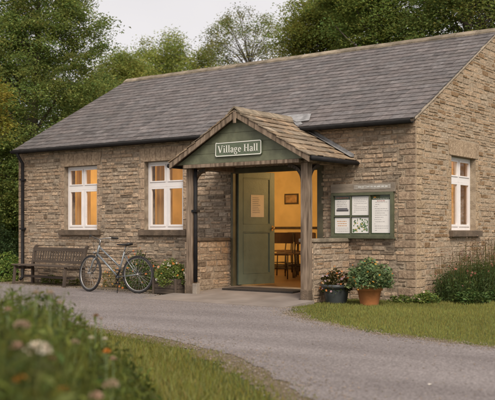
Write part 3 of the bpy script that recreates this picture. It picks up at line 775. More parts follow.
# ------------------------------------------------------------------ sign with lettering
def strokes_mesh(mb, glyphs, place, th):
    """glyphs: list of polygons (x, z) in sign units"""
    for g in glyphs:
        n = len(g); A = sum(g[i][0] * g[(i+1) % n][1] - g[(i+1) % n][0] * g[i][1] for i in range(n))
        if A < 0: g = g[::-1]
        mb.poly([place(x, z) for x, z in g], th, (0, -1, 0))
def seg(x0, z0, x1, z1, w0, w1=None):
    w1 = w1 or w0; d = Vector((x1 - x0, z1 - z0)).normalized(); n = Vector((-d.y, d.x))
    return [(x0 - n.x * w0/2, z0 - n.y * w0/2), (x1 - n.x * w1/2, z1 - n.y * w1/2), (x1 + n.x * w1/2, z1 + n.y * w1/2), (x0 + n.x * w0/2, z0 + n.y * w0/2)]
def arc(cx, cz, rx, rz, a0, a1, wthin, wthick, n=14):
    """stroke thick at the sides and thin at top and bottom, as separate quads"""
    out = []
    for i in range(n):
        p = []
        for t in (i / n, (i + 1) / n):
            a = R(a0 + (a1 - a0) * t); w_ = wthin + (wthick - wthin) * abs(math.cos(a)) ** 1.3
            p.append(((cx + (rx - w_/2) * math.cos(a), cz + (rz - w_/2) * math.sin(a)), (cx + (rx + w_/2) * math.cos(a), cz + (rz + w_/2) * math.sin(a))))
        out.append([p[0][0], p[0][1], p[1][1], p[1][0]])
    return out
TK, TN = .15, .065                               # thick and thin strokes, cap height 1
def glyph(ch):
    if ch == 'V': return [seg(.10, .97, .42, .02, TK), seg(.74, .97, .44, .02, TN), seg(-.03, .97, .27, .97, .055), seg(.60, .97, .88, .97, .055)], .88
    if ch == 'i': return [seg(.17, .0, .17, .64, TK * .9), seg(.03, .025, .31, .025, .05), seg(.04, .62, .17, .62, .05)] + [[(.17 + .085 * math.cos(R(k * 45)), .85 + .085 * math.sin(R(k * 45))) for k in range(8)]], .36
    if ch == 'l': return [seg(.17, .0, .17, 1.0, TK * .9), seg(.03, .025, .31, .025, .05), seg(.04, .98, .17, .98, .05)], .36
    if ch == 'a': return arc(.27, .44, .17, .18, 15, 165, .06, .13) + [seg(.43, .0, .43, .48, TK * .85), seg(.43, .03, .54, .05, .06)] + arc(.26, .18, .17, .16, 60, 300, .06, .12), .58
    if ch == 'g': return arc(.26, .44, .17, .18, 0, 360, .055, .12, 18) + [seg(.38, .58, .56, .62, .07)] + arc(.27, -.10, .22, .15, 0, 360, .05, .09, 18) + [seg(.14, .28, .10, .14, .07), seg(.10, .14, .36, .06, .09)], .60
    if ch == 'e': return arc(.28, .31, .19, .28, 0, 320, .055, .13, 18) + [seg(.12, .35, .48, .35, .05)], .56
    if ch == 'H': return [seg(.17, 0, .17, .97, TK), seg(.71, 0, .71, .97, TK), seg(.17, .51, .71, .51, .06)] + [seg(x - .15, z, x + .15, z, .05) for x in (.17, .71) for z in (.025, .965)], .92
    return [], .34
sg = thing('sign', 'green Village Hall sign with white lettering on the porch gable', 'sign', (PC, yp, 2.385))
SW, SH = .485, .125
def rrect(hw, hh, r_, n=5): return [(cx + r_ * math.cos(R(a0 + 90 * k / n)), cz + r_ * math.sin(R(a0 + 90 * k / n))) for cx, cz, a0 in ((hw - r_, hh - r_, 0), (-hw + r_, hh - r_, 50), (-hw + r_, -hh + r_, 180), (hw - r_, -hh + r_, 270)) for k in range(n + 1)]
ZC = .135
mb = MB(); mb.poly([(x, -.006, z + ZC) for x, z in rrect(SW, SH, .035)], .022, (0, -1, 0)); mb.build('board', mat('sign_green', (0.10, 0.125, 0.08), .5, var=.08), sg)
mb = MB(); o_, i_ = rrect(SW - .008, SH - .008, .03), rrect(SW - .022, SH - .022, .02); n = len(o_)
for k in range(n):
    j = (k + 1) % n; mb.poly([(a[0], -.0285, a[1] + ZC) for a in (o_[k], o_[j], i_[j], i_[k])], .004, (0, -1, 0))
m_letter = mat('cream_lettering', (0.72, 0.70, 0.64), .6, var=.05)
mb.build('border', m_letter, sg)
txt = 'Village Hall'; wid = sum(glyph(c)[1] + .05 for c in txt); sc_ = (2 * SW - .13) / wid; x = -wid * sc_ / 2; lt = MB()
zs_ = sc_ * 1.02
for ch in txt:
    g, a = glyph(ch); strokes_mesh(lt, g, lambda px_, pz_: (x + px_ * sc_, -.0285, ZC - .06 + pz_ * zs_), .005); x += (a + .05) * sc_
lt.build('lettering', m_letter, sg)

# ------------------------------------------------------------------ notice board
nbd = thing('notice_board', 'green framed glazed notice board with pinned papers on the front wall', 'notice board', (-1.0, -.02, 1.05))
NX0, NX1, NZ0, NZ1 = -.63, .63, 0.0, .80
m_nbg = mat('notice_board_green', (0.092, 0.098, 0.058), .6, var=.2, scale=8, bump=.2)
m_nbk = mat('notice_felt', (0.052, 0.075, 0.035), .95, var=.2, scale=12)
def b_(name, m_, a, b, par=nbd, bev=0): q = MB(); q.box(a, b); return q.build(name, m_, par, bev)
b_('backing', m_nbk, (NX0 + .03, -.03, NZ0 + .03), (NX1 - .03, -.002, NZ1 - .03))
q = MB(); t = .05
q.box((NX0, -.075, NZ0), (NX0 + t, .0, NZ1)); q.box((NX1 - t, -.075, NZ0), (NX1, 0, NZ1)); q.box((NX0 + t, -.075, NZ0), (NX1 - t, 0, NZ0 + t)); q.box((NX0 + t, -.075, NZ1 - t), (NX1 - t, 0, NZ1))
xm1, xm2, zm = -.225, .165, .375
q.box((xm2 - .016, -.06, NZ0 + t), (xm2 + .016, -.032, NZ1 - t)); q.box((xm1 - .008, -.06, NZ0 + t), (xm1 + .008, -.032, NZ1 - t)); q.box((NX0 + t, -.058, zm - .010), (xm2 - .016, -.034, zm + .010))
q.build('frame', m_nbg, nbd, .004)
q = MB(); q.box((NX0 - .03, -.09, NZ0 - .025), (NX1 + .03, 0.0, NZ0 - .002)); q.build('bottom_ledge', m_nbg, nbd, .004)
q = MB(); q.box((NX0 - .02, -.05, NZ1 + .003), (NX1 + .03, 0, NZ1 + .165)); q.build('header', mat('grey_weathered_board', (.25, .205, .16), .9, scale=8, var=.3, streak=(.2, 1, 1), bump=.4), nbd, .005)
q = MB(); q.box((-.16, -.055, NZ1 + .06), (.58, -.051, NZ1 + .14)); hd = q.build('header_label', mat('faded_label', (.40, .37, .33), .8, scale=14, col2=(.27, .235, .20)), nbd)
q = MB()
x = -.13
while x < .53:
    l = random.uniform(.02, .07)
    if random.random() < .75: q.box((x, -.0575, NZ1 + .09), (x + l, -.0555, NZ1 + .112))
    x += l + .02
q.build('faded_line', mat('label_grey', (.56, .55, .52), .8), nbd)
q = MB(); q.add([(NX0 + t, -.045, NZ0 + t), (NX1 - t, -.045, NZ0 + t), (NX1 - t, -.045, NZ1 - t), (NX0 + t, -.045, NZ1 - t)], [(0, 1, 2, 3)]); q.build('glass', m_glass, nbd)
def lines(q, x0, x1, z0, z1, n, h=.006, y=-.0372, ragged=.4):
    for k in range(n):
        z = z1 - (z1 - z0) * k / max(1, n - 1)
        x = x0 + random.uniform(0, .02)
        while x < x1 - .02:
            l = random.uniform(.012, .05); q.box((x, y - .0006, z), (min(x + l, x1), y, z + h)); x += l + .009
            if random.random() < ragged * .2: break
def paper(label, x0, x1, z0, z1, m_, draw=None):
    p = thing('poster', label, 'poster', (-1.0, -.02, 1.05), 0, None); j = random.uniform(-.006, .006)
    q = MB(); q.box((x0, -.0365, z0 + j), (x1, -.0335, z1 + j)); q.build('sheet', m_, p)
    for nm, m2, pts in (draw or []):
        q = MB()
        if callable(pts): pts(q)
        else:
            for (a, b, c, d) in pts: q.box((a, -.0385, c + j), (b, -.0366, d + j))
        q.build(nm, m2, p)
    return p
m_og = mat('orange_print', (.55, .25, .05), .7); m_red = mat('red_print', (.38, .10, .06), .7); m_yel = mat('yellow_print', (.55, .42, .08), .7); m_grefl = mat('foliage_reflection_green', (.09, .17, .06), .7, var=.4, scale=30)
def bus(q):
    for a, b, c, d in ((-.53, -.28, .465, .505), (-.515, -.30, .505, .53)): q.box((a, -.0385, c), (b, -.0366, d))
paper('white poster with a dark coach picture, top left in the notice board', -.565, -.25, .40, .68, m_paperw,
      [('picture', m_ink, bus), ('stripe', m_yel, [(-.53, -.28, .480, .490)]), ('writing', m_ink, lambda q: lines(q, -.53, -.29, .56, .65, 4))])
paper('dark green heading strip above the coach poster', -.565, -.25, .69, .735, m_nbk, [('lettering', m_red, lambda q: lines(q, -.55, -.27, .705, .705, 1, .014))])
paper('plain white typed sheet, top middle in the notice board', -.205, .140, .40, .735, m_paperw, [('writing', m_ink, lambda q: lines(q, -.17, .11, .45, .70, 9, .004))])
paper('tall white list in the right bay of the notice board', .20, .565, .075, .665, m_paperw, [('writing', m_ink, lambda q: lines(q, .25, .53, .12, .62, 14, .005)), ('heading', m_red, lambda q: lines(q, .30, .46, .64, .64, 1, .01))])
paper('green and orange heading strip above the tall list', .20, .565, .675, .74, m_nbk, [('lettering', m_og, lambda q: lines(q, .22, .54, .70, .70, 1, .022)), ('line', m_letter, lambda q: lines(q, .22, .54, .685, .685, 1, .006))])
paper('white sheet with orange scribbles, bottom left in the notice board', -.565, -.25, .075, .355, m_paperw, [('picture', m_og, lambda q: lines(q, -.52, -.30, .2, .28, 3, .012)), ('writing', m_ink, lambda q: lines(q, -.54, -.28, .10, .16, 3, .004))])
def leafy(q):  # reflection of foliage in the glass, painted on the sheet as green leaf shapes
    for k in range(70):
        x = random.uniform(-.19, .12); z = random.uniform(.085, .33)
        if z > .12 + (x + .2) * .75 and random.random() < .75: continue
        r_ = random.uniform(.010, .026); q.poly([(x + r_ * math.cos(t) * random.uniform(.7, 1.2), -.0366 - k * 1.2e-5, z + r_ * math.sin(t)) for t in (0, 1.1, 2.2, 3.3, 4.4, 5.4)], .001, (0, -1, 0))
def yfl(q):
    for k in range(12):
        x, z = random.uniform(-.15, .11), random.uniform(.10, .30); q.poly([(x + .012 * math.cos(t), -.0390, z + .012 * math.sin(t)) for t in (0, 1.2, 2.5, 3.7, 5)], .001, (0, -1, 0))
paper('poster with yellow blooms under a painted reflection of green foliage, bottom middle in the notice board', -.205, .140, .075, .355, m_paperw, [('leaves', m_grefl, leafy), ('blooms', m_yel, yfl)])

for o in [o for o in bpy.data.objects if o.parent is None and o.name.split('.')[0] in ('notice_board', 'poster')]: o.scale = (.93, 1, .93); o.location.x += .035

# ------------------------------------------------------------------ inside: lamps, chairs, picture, curtains
m_lamp = emis('lamp_glow', (1.0, .72, .36), 5.0)
def ceiling_lamp(x, y, label, power):
    t = thing('pendant_lamp', label, 'lamp', (x, y, 2.86), 0, 'pendant lamps inside the hall')
    q = MB(); q.tube([(0, 0, 0), (0, 0, -.30)], .008, 6); q.lathe([(.05, 0), (.05, -.02), (.0, -.025)], 16); q.build('cord', m_white, t)
    q = MB(); q.lathe([(.02, -.29), (.07, -.30), (.12, -.36), (.13, -.42), (.10, -.49), (.03, -.52), (.0, -.52)], 20); q.build('lamp_shade', m_lamp, t)
    ld = bpy.data.lights.new('lamp_light', 'POINT'); ld.energy = power; ld.color = (1.0, .62, .24); ld.shadow_soft_size = .13
    lo = bpy.data.objects.new('lamp_light', ld); COL.objects.link(lo); lo.parent = t; lo.location = (0, 0, -.66)
ceiling_lamp(-7.9, 2.2, 'glowing pendant lamp near the left end of the hall', 62)
ceiling_lamp(-7.0, 4.1, 'glowing pendant lamp at the back of the hall, left of the door', 72)
ceiling_lamp(-1.9, 1.7, 'glowing pendant lamp inside above the open door', 50)
ceiling_lamp(-1.3, 3.4, 'glowing pendant lamp behind the gable window', 85)
m_chair = mat('dark_chair_frame', (0.035, 0.025, 0.02), .5); m_seat = mat('brown_chair_seat', (0.10, 0.055, 0.03), .7)
def chair(loc, rz, label):
    t = thing('chair', label, 'chair', loc, rz, 'chairs inside the hall')
    for sx in (-1, 1):
        q = MB(); q.tube([(sx * .2, .22, 0), (sx * .2, .2, .45)], .013, 6); q.build('leg', m_chair, t)
        q = MB(); q.tube([(sx * .2, -.24, 0), (sx * .2, -.18, .45), (sx * .2, -.25, .86)], .013, 6); q.build('leg', m_chair, t)
    q = MB(); q.box((-.22, -.2, .44), (.22, .22, .475)); q.build('seat', m_seat, t, .012)
    q = MB(); n = 6
    for k in range(n):
        a0, a1 = -.19 + .38 * k / n, -.19 + .38 * (k + 1) / n; f = lambda a: -.235 - .03 * (1 - (a / .19) ** 2)
        q.add([(a0, f(a0), .66), (a1, f(a1), .66), (a1, f(a1) - .02, .87), (a0, f(a0) - .02, .87), (a0, f(a0) - .02, .66), (a1, f(a1) - .02, .66), (a1, f(a1) - .04, .87), (a0, f(a0) - .04, .87)],
              [(3,2,1,0), (4,5,6,7), (2,3,7,6), (0,1,5,4)])
    q.build('backrest', m_seat, t)
    q = MB(); q.tube([(-.2, .21, .2), (.2, .21, .2)], .009, 6); q.tube([(-.2, .21, .2), (-.2, -.22, .2)], .009, 6); q.tube([(.2, .21, .2), (.2, -.22, .2)], .009, 6); q.build('stretcher', m_chair, t)
    return t
c0 = chair((-4.55, 2.75, .125), R(200), 'dark wooden chair inside, nearest the open door leaf'); c0.scale = (1.12, 1.12, 1.14)
def chair_copy(loc, rz, label): c = copy_tree(c0); c.location = loc; c.rotation_euler = (0, 0, rz); c['label'] = label; return c
chair_copy((-6.3, 5.55, .125), R(170), 'dark wooden chair inside, against the back wall below the picture')
chair_copy((-5.05, 3.9, .125), R(150), 'dark wooden chair inside, behind the one nearest the door leaf')
chair_copy((-4.35, 3.45, .125), R(30), 'dark wooden chair inside, turned the other way beside the table')
chair_copy((-3.75, 3.2, .125), R(120), 'dark wooden chair inside, just left of the right porch post')
chair_copy((-5.6, 5.0, .125), R(195), 'dark wooden chair inside, second from the back wall')
chair_copy((-3.1, 3.0, .125), R(100), 'dark wooden chair inside, right of the right porch post')
tb = thing('table', 'dark wooden table among the chairs inside the open door', 'table', (-4.6, 4.6, .125), R(20))
q = MB(); q.box((-.6, -.35, .72), (.6, .35, .75)); q.build('tabletop', m_seat, tb, .005)
for sx in (-1, 1):
    for sy in (-1, 1): q = MB(); q.box((sx * .54 - .02, sy * .29 - .02, 0), (sx * .54 + .02, sy * .29 + .02, .718)); q.build('leg', m_chair, tb)
cp = thing('tall_cupboard', 'tall dark cupboard inside behind the right porch post', 'cupboard', (-3.9, 6.3, .125))
q = MB(); q.box((-.5, -.22, 0), (.5, .22, 1.75)); q.build('carcass', m_dark_wood, cp, .006)
for sx in (-1, 1): q = MB(); q.box((min(sx * .01, sx * .48), -.24, .06), (max(sx * .01, sx * .48), -.222, 1.70)); q.build('cupboard_door', m_seat, cp, .004)
pic = thing('framed_picture', 'small brown framed picture hung high on the cream back wall inside', 'picture', (-6.85, GD - TH - .022, 2.0))
q = MB(); q.box((-.22, -.025, -.14), (.22, -.001, .14)); q.build('frame', m_dark_wood, pic, .004)
q = MB(); q.box((-.18, -.030, -.10), (.18, -.026, .10)); q.build('print', mat('sepia_print', (.36, .22, .10), .7, var=.4, scale=9), pic)
m_curt = leafmat('cream_curtain', (0.62, 0.44, 0.22), .5, .9)
def curtain(a0, a1, z0, z1, dep, face, label):
    t = thing('curtain', label, 'curtain', (0, 0, 0), 0, 'curtains inside the windows')
    q = MB(); n = 40; vs = []
    for j in range(2):
        for i in range(n + 1): vs.append(face(a0 + (a1 - a0) * i / n, dep + .028 * math.sin(i * 1.35) + .012 * math.sin(i * .6), z0 if j == 0 else z1))
    q.add(vs, [(i, i+1, n+2+i, n+1+i) for i in range(n)], smooth=True); q.build('cloth', m_curt, t)
    q = MB(); q.tube([face(a0 - .06, dep, z1), face(a1 + .06, dep, z1)], .012, 8); q.build('curtain_rail', m_dark_wood, t)
for wd, fc, nm in ((W1, pf, 'left front window'), (W2, pf, 'front window beside the porch'), (WG, pg, 'gable end window')):
    curtain(wd[0] - .05, wd[0] + (.40 if fc is pf else .10), .95, 2.6, TH + .08, fc, 'cream curtain drawn back on the left side of the ' + nm)
    curtain(wd[1] - (.34 if fc is pf else .50), wd[1] + .05, .95, 2.6, TH + .08, fc, 'cream curtain drawn back on the right side of the ' + nm)

# ------------------------------------------------------------------ bench
m_bench = mat('bench_timber', (0.098, 0.070, 0.050), .85, scale=9, col2=(0.040, 0.029, 0.022), bump=.5, bscale=25, streak=(.15, 1, 1))
m_benchv = mat('bench_timber_upright', (0.098, 0.070, 0.050), .85, scale=9, col2=(0.040, 0.029, 0.022), bump=.5, bscale=25, streak=(1, 1, .15))
bn = thing('park_bench', 'long weathered dark timber bench with a slatted back against the left wall', 'bench', (-8.18, -.58, .008), R(-7))
BL = .93
for x in (-BL, BL):
    q = MB(); pts = [(x, .22, 0), (x, .215, .38), (x, .25, .62), (x, .285, .78), (x, .33, .82)]
    for a, b in zip(pts, pts[1:]): q.beam(a, Vector(b) + (Vector(b) - Vector(a)).normalized() * .012, .055, .06, up=(1, 0, 0))
    q.build('leg', m_benchv, bn, .005)
    q = MB(); q.beam((x, -.26, 0), (x, -.22, .40), .05, .055, up=(1, 0, 0)); q.build('leg', m_benchv, bn, .005)
    q = MB(); q.beam((x, -.24, .36), (x, .20, .34), .04, .06); q.build('side_rail', m_bench, bn, .004)
q = MB()
for k in range(5): y = -.27 + k * .103; q.box((-BL - .07, y, .405 - .004 * k), (BL + .07, y + .085, .437 - .004 * k))
q.build('seat', m_bench, bn, .006)
q = MB()
q.beam((-BL, .262, .745), (BL, .262, .745), .035, .085); q.beam((-BL, .222, .49), (BL, .222, .49), .035, .06); q.build('back_rail', m_bench, bn, .005)
q = MB(); n = 19
for k in range(n):
    x = -BL + .09 + (2 * BL - .18) * k / (n - 1); q.beam((x, .224, .52), (x, .255, .705), .042, .016, up=(0, 1, 0))
q.build('backrest', m_benchv, bn, .003)
q = MB(); q.beam((-BL, 0, .17), (BL, 0, .17), .03, .05); q.build('stretcher', m_bench, bn, .004)

# ------------------------------------------------------------------ bicycle  (local +x = forwards)
m_fr = mat('silver_blue_paint', (0.20, 0.215, 0.225), .4, metal=.4, var=.08); m_chr = mat('bright_metal', (0.36, 0.35, 0.34), .45, metal=.85, var=.1)
m_rub = mat('black_rubber', (0.022, 0.020, 0.020), .85); m_sad = mat('black_saddle', (0.020, 0.018, 0.018), .5)
bk = thing('bicycle', 'silver step-through bicycle with a rear rack parked on the road beside the bench', 'bicycle', (-5.50, -1.33, .008), R(180 + 8)); bk.scale = (1.03, 1.02, 1.03)
WR = .338; rh, fh_, bbp = Vector((-.535, 0, WR)), Vector((.555, 0, WR)), Vector((-.09, 0, .285))
ht0, ht1 = Vector((.385, 0, .66)), Vector((.325, 0, .85)); st_ = Vector((-.235, 0, .74))
q = MB()
q.tube([ht0 + Vector((-.0, 0, -.01)), ht1], .021, 10)
q.tube([ht0 + Vector((-.01, 0, .035)), bbp], .019, 10)
mid = bbp.lerp(st_, .38); q.tube([ht1 + Vector((-.005, 0, -.035)), mid], .016, 10)
q.tube([bbp, st_], .016, 10)
for s in (-1, 1):
    q.tube([bbp + Vector((-.02, s * .03, 0)), rh + Vector((0, s * .06, 0))], .009, 6); q.tube([st_ + Vector((0, s * .018, -.06)), rh + Vector((0, s * .06, 0))], .008, 6)
q.tube([bbp + Vector((0, -.036, 0)), bbp + Vector((0, .036, 0))], .024, 12); fo_ = q.build('frame', m_fr, bk)
steer = thing('steering', None, None); steer.parent = bk; del steer
STR = R(-17); axs = (ht1 - ht0).normalized(); Ms = Matrix.Translation(ht0) @ Matrix.Rotation(STR, 4, axs) @ Matrix.Translation(-ht0)
for o in [o for o in bpy.data.objects if o.name.startswith('steering')]: bpy.data.objects.remove(o)
def T(p): return Ms @ Vector(p)
q = MB()
crown = ht0 + Vector((.01, 0, -.045)); q.tube([T(ht0), T(crown)], .017, 8)
for s in (-1, 1): q.tube([T(crown + Vector((0, s * .02, 0))), T(crown + Vector((.015, s * .05, -.04))), T(ht0 + Vector((.085, s * .05, -.22))), T(fh_ + Vector((0, s * .05, 0)))], [.012, .013, .011, .008], 8)
q.build('fork', m_fr, bk)
q = MB(); top_ = ht1 + axs * .09; q.tube([T(ht1), T(top_), T(top_ + Vector((.05, 0, .02)))], .013, 8)
c = top_ + Vector((.05, 0, .02))
q.tube([T(c + Vector((-.15, -.30, .045))), T(c + Vector((-.05, -.24, .05))), T(c + Vector((-.0, -.12, .03))), T(c), T(c + Vector((-.0, .12, .03))), T(c + Vector((-.05, .24, .05))), T(c + Vector((-.15, .30, .045)))], .011, 8)
hb = q.build('handlebar', m_chr, bk)
for s in (-1, 1):
    q = MB(); q.tube([T(c + Vector((-.05, s * .24, .05))), T(c + Vector((-.165, s * .305, .045)))], .017, 8); q.build('grip', m_rub, hb)
    q = MB(); q.tube([T(c + Vector((-.01, s * .20, .045))), T(c + Vector((-.02, s * .22, .015))), T(c + Vector((-.09, s * .27, .0)))], .006, 6); q.build('brake_lever', m_chr, hb)
q = MB(); q.tube([T(c + Vector((.01, .05, .03))), T(c + Vector((.10, .06, -.02))), T(c + Vector((.08, .03, -.20))), T(crown + Vector((.03, .02, .02)))], .0035, 5)
q.tube([T(c + Vector((.01, -.10, .03))), T(c + Vector((.08, -.06, .0))), T(ht1 + Vector((.04, -.03, -.06))), ht0 + Vector((-.05, -.025, .0)), bbp + Vector((.03, -.02, .04))], .0035, 5)
q.build('brake_cable', m_rub, bk)
def wheel(c, tr, hubw, name='wheel'):
    e = bpy.data.objects.new(name, None); COL.objects.link(e); e.parent = bk
    q = MB(); ax = (tr(c + Vector((0, 1, 0))) - tr(c)).normalized(); cc = tr(c)
    q.torus(cc, WR - .022, .0225, ax, 56, 10); q.build('tyre', m_rub, e)
    q = MB(); q.torus(cc, WR - .045, .011, ax, 56, 6); q.build('rim', m_chr, e)
    q = MB(); u = ax.orthogonal().normalized(); v = ax.cross(u)
    for k in range(32):
        a = 2 * math.pi * k / 32; b = a + (.5 if k % 4 < 2 else -.5); s = 1 if k % 2 else -1
        q.tube([cc + ax * s * hubw + (u * math.cos(b) + v * math.sin(b)) * .02, cc + (u * math.cos(a) + v * math.sin(a)) * (WR - .048)], .0016, 4, caps=False)
    q.build('spokes', m_chr, e)
    q = MB(); q.tube([cc - ax * (hubw + .03), cc + ax * (hubw + .03)], .012, 8); q.tube([cc - ax * hubw, cc + ax * hubw], .021, 10); q.build('hub', m_chr, e)
wheel(rh, lambda p: p, .03); wheel(fh_, T, .03)
q = MB(); q.torus(rh, WR + .022, .011, (0, 1, 0), 26, 6, a0=R(0), a1=R(1))
q = MB(); q.tube([st_, Vector((-.262, 0, .835))], .012, 8); q.build('seat_post', m_chr, bk)
q = MB(); rings = []; prof = [(.17, .018, .012), (.10, .028, .018), (.02, .045, .022), (-.05, .080, .026), (-.10, .088, .030), (-.135, .07, .024), (-.15, .03, .012)]
for x, w_, h_ in prof:
    rings.append([(-.245 + x, w_ * math.cos(2*math.pi*k/10), .865 + (.012 if x < -.05 else 0) + h_ * math.sin(2*math.pi*k/10)) for k in range(10)])
vs = [p for r_ in rings for p in r_]; q.add(vs, [(i*10+k, i*10+(k+1)%10, (i+1)*10+(k+1)%10, (i+1)*10+k) for i in range(len(prof)-1) for k in range(10)] + [tuple(range(10))[::-1], tuple(range(60, 70))], smooth=True)
q.build('saddle', m_sad, bk)
q = MB(); zr = .735
q.box((-.80, -.055, zr), (-.36, .055, zr + .012))
for s in (-1, 1): q.tube([(-.36, s * .06, zr + .006), (-.80, s * .06, zr + .006)], .007, 6); q.tube([(-.66, s * .06, zr), rh + Vector((0, s * .07, 0))], .005, 6); q.tube([(-.36, s * .05, zr + .006), (-.25, s * .02, .68)], .005, 6)
q.build('luggage_rack', m_sad, bk)
q = MB(); q.torus(bbp + Vector((0, -.045, 0)), .085, .006, (0, 1, 0), 28, 6); q.tube([bbp + Vector((0, -.05, 0)), bbp + Vector((.09, -.055, -.13))], .008, 6); q.tube([bbp + Vector((0, .05, 0)), bbp + Vector((-.09, .055, .13))], .008, 6)
for a in range(5): q.tube([bbp + Vector((0, -.045, 0)), bbp + Vector((.08 * math.cos(a * 1.257), -.045, .08 * math.sin(a * 1.257)))], .005, 4)
q.tube([bbp + Vector((0, -.045, .085)), rh + Vector((0, -.045, .04)), rh + Vector((-.04, -.045, 0)), rh + Vector((0, -.045, -.04)), bbp + Vector((0, -.045, -.085))], .0045, 5)
q.build('crankset', m_black, bk)
for s, p in ((-1, bbp + Vector((.09, -.10, -.13))), (1, bbp + Vector((-.09, .10, .13)))):
    q = MB(); q.box(p - Vector((.045, .045, .012)), p + Vector((.045, .045, .012))); q.build('pedal', m_rub, bk, .004)
q = MB(); q.tube([bbp + Vector((-.06, .05, 0)), (-.20, .17, .01)], .007, 6); q.build('kickstand', m_black, bk)
q = MB(); q.lathe([(0, -.02), (.03, -.015), (.035, .02), (.0, .03)], 12, c=T(ht0 + Vector((.075, 0, .05)))); q.build('headlight', m_chr, bk)

# ------------------------------------------------------------------ pots and plants
m_leaf = leafmat('leaf', (0.142, 0.172, 0.070), .5); m_leafd = leafmat('dark_leaf', (0.06, 0.082, 0.03)); m_petal = leafmat('petal', (1, 1, 1), .25)
m_soil = mat('soil', (0.035, 0.026, 0.018), .95, bump=.8)
def dome_points(n, rx, ry, rz, z0, r, fill=.55, clump=0):
    d = r.normal(size=(n, 3)); d[:, 2] = np.abs(d[:, 2]) * 1.0; d /= np.linalg.norm(d, axis=1)[:, None]
    k = fill + (1 - fill) * r.uniform(0, 1, n) ** .5
    k *= 1 + .14 * np.sin(d[:, 0] * 7 + 1) * np.cos(d[:, 1] * 6) + .1 * np.sin(d[:, 2] * 9 + d[:, 0] * 5)
    P = d * k[:, None] * np.array([rx, ry, rz]); P[:, 2] += z0
    return P, d
def flowers(P, size, r, petals=5):
    """little open blossoms at P: petals quads each"""
    N = len(P); V = []; 
    nrm = r.normal(size=(N, 3)) * .5 + np.array([.3, -.6, .7]); nrm /= np.linalg.norm(nrm, axis=1)[:, None]
    a = r.normal(size=(N, 3)); a -= (a * nrm).sum(1)[:, None] * nrm; a /= np.linalg.norm(a, axis=1)[:, None]; b = np.cross(nrm, a)
    s = (size * r.uniform(.7, 1.3, N))[:, None]
    for k in range(petals):
        t = 2 * math.pi * k / petals; d = a * math.cos(t) + b * math.sin(t); e_ = -a * math.sin(t) + b * math.cos(t)
        V.append(np.stack([P, P + d * s * .6 + e_ * s * .3 + nrm * s * .15, P + d * s + nrm * s * .1, P + d * s * .6 - e_ * s * .3 + nrm * s * .15], 1))
    return np.stack(V, 1).reshape(-1, 3)
def bushy(parent, n, rx, ry, rz, z0, leaf, base, fl, seed, m_=None, droop=0, fsize=.022):
    r = np.random.default_rng(seed)
    P, d = dome_points(n, rx, ry, rz, z0, r)
    if droop: P[:, 2] -= droop * (np.hypot(P[:, 0] / rx, P[:, 1] / ry) ** 3)
    npmesh('foliage', leaf_quads(P, leaf, .4, .55, r), 4, vary(n, base, .35, r), m_ or m_leaf, parent)
    # stems
    q = MB()
    for k in range(14):
        i = r.integers(n); p = Vector(P[i]); q.tube([(p.x * .2, p.y * .2, z0 - .05), (p.x * .6, p.y * .6, z0 + (p.z - z0) * .6), p], [.004, .003, .002], 4)
    q.build('stems', m_leafd, parent)
    for cnt, col, zl in fl:
        P2, d2 = dome_points(cnt, rx * 1.03, ry * 1.03, rz * 1.08, z0, r, fill=.9)
        if droop: P2[:, 2] -= droop * (np.hypot(P2[:, 0] / rx, P2[:, 1] / ry) ** 3)
        npmesh('blossom', flowers(P2, fsize, r), 4, np.repeat(vary(cnt, col, .2, r), 5, 0), m_petal, parent)
def pot(name, label, loc, prof, m_, rz=0):
    t = thing(name, label, 'plant pot', loc, rz)
    q = MB(); q.lathe(prof, 40); q.build('pot_body', m_, t)
    zt = max(z for r_, z in prof) - .035; q = MB(); q.lathe([(.0, zt), (max(r_ for r_, z in prof) * .86, zt)][::-1], 30); q.build('soil', m_soil, t)
    return t
pot('plant_pot', 'dark grey glazed pot in front of the porch side wall', (-.93, -.95, 0), [(.0, 0), (.155, 0), (.165, .02), (.205, .22), (.21, .25), (.235, .255), (.238, .30), (.225, .31), (.205, .30), (.195, .24)], mat('grey_glaze', (.045, .050, .052), .35, var=.3, scale=5))
t = thing('bedding_plant', 'bronze leaved plant with orange and mauve blooms in the dark grey pot', 'plant', (-.93, -.95, .26))
bushy(t, 900, .26, .24, .27, .0, .048, (1.3, .75, .6), [(34, (.60, .20, .05), 0), (16, (.42, .30, .34), 0), (12, (.50, .36, .2), 0)], 3, m_leafd, .05)
bushy(t, 350, .25, .25, .22, .0, .045, (1, 1.1, .8), [], 5, m_leafd, .12)
pot('plant_pot', 'terracotta pot on the grass in front of the notice board', (-.345, -.93, 0), [(.0, 0), (.135, 0), (.14, .01), (.185, .23), (.205, .235), (.212, .30), (.205, .31), (.19, .305), (.175, .22)], mat('terracotta', (.37, .14, .045), .8, var=.22, scale=5, bump=.15, bscale=30))
t = thing('bedding_plant', 'bushy pale green plant with small orange blooms spilling over the terracotta pot', 'plant', (-.345, -.93, .27))
bushy(t, 2600, .37, .34, .40, .02, .060, (1.3, 1.45, 1.6), [(22, (.60, .34, .06), 0), (14, (.58, .20, .05), 0)], 4, m_leaf, .02, .019)
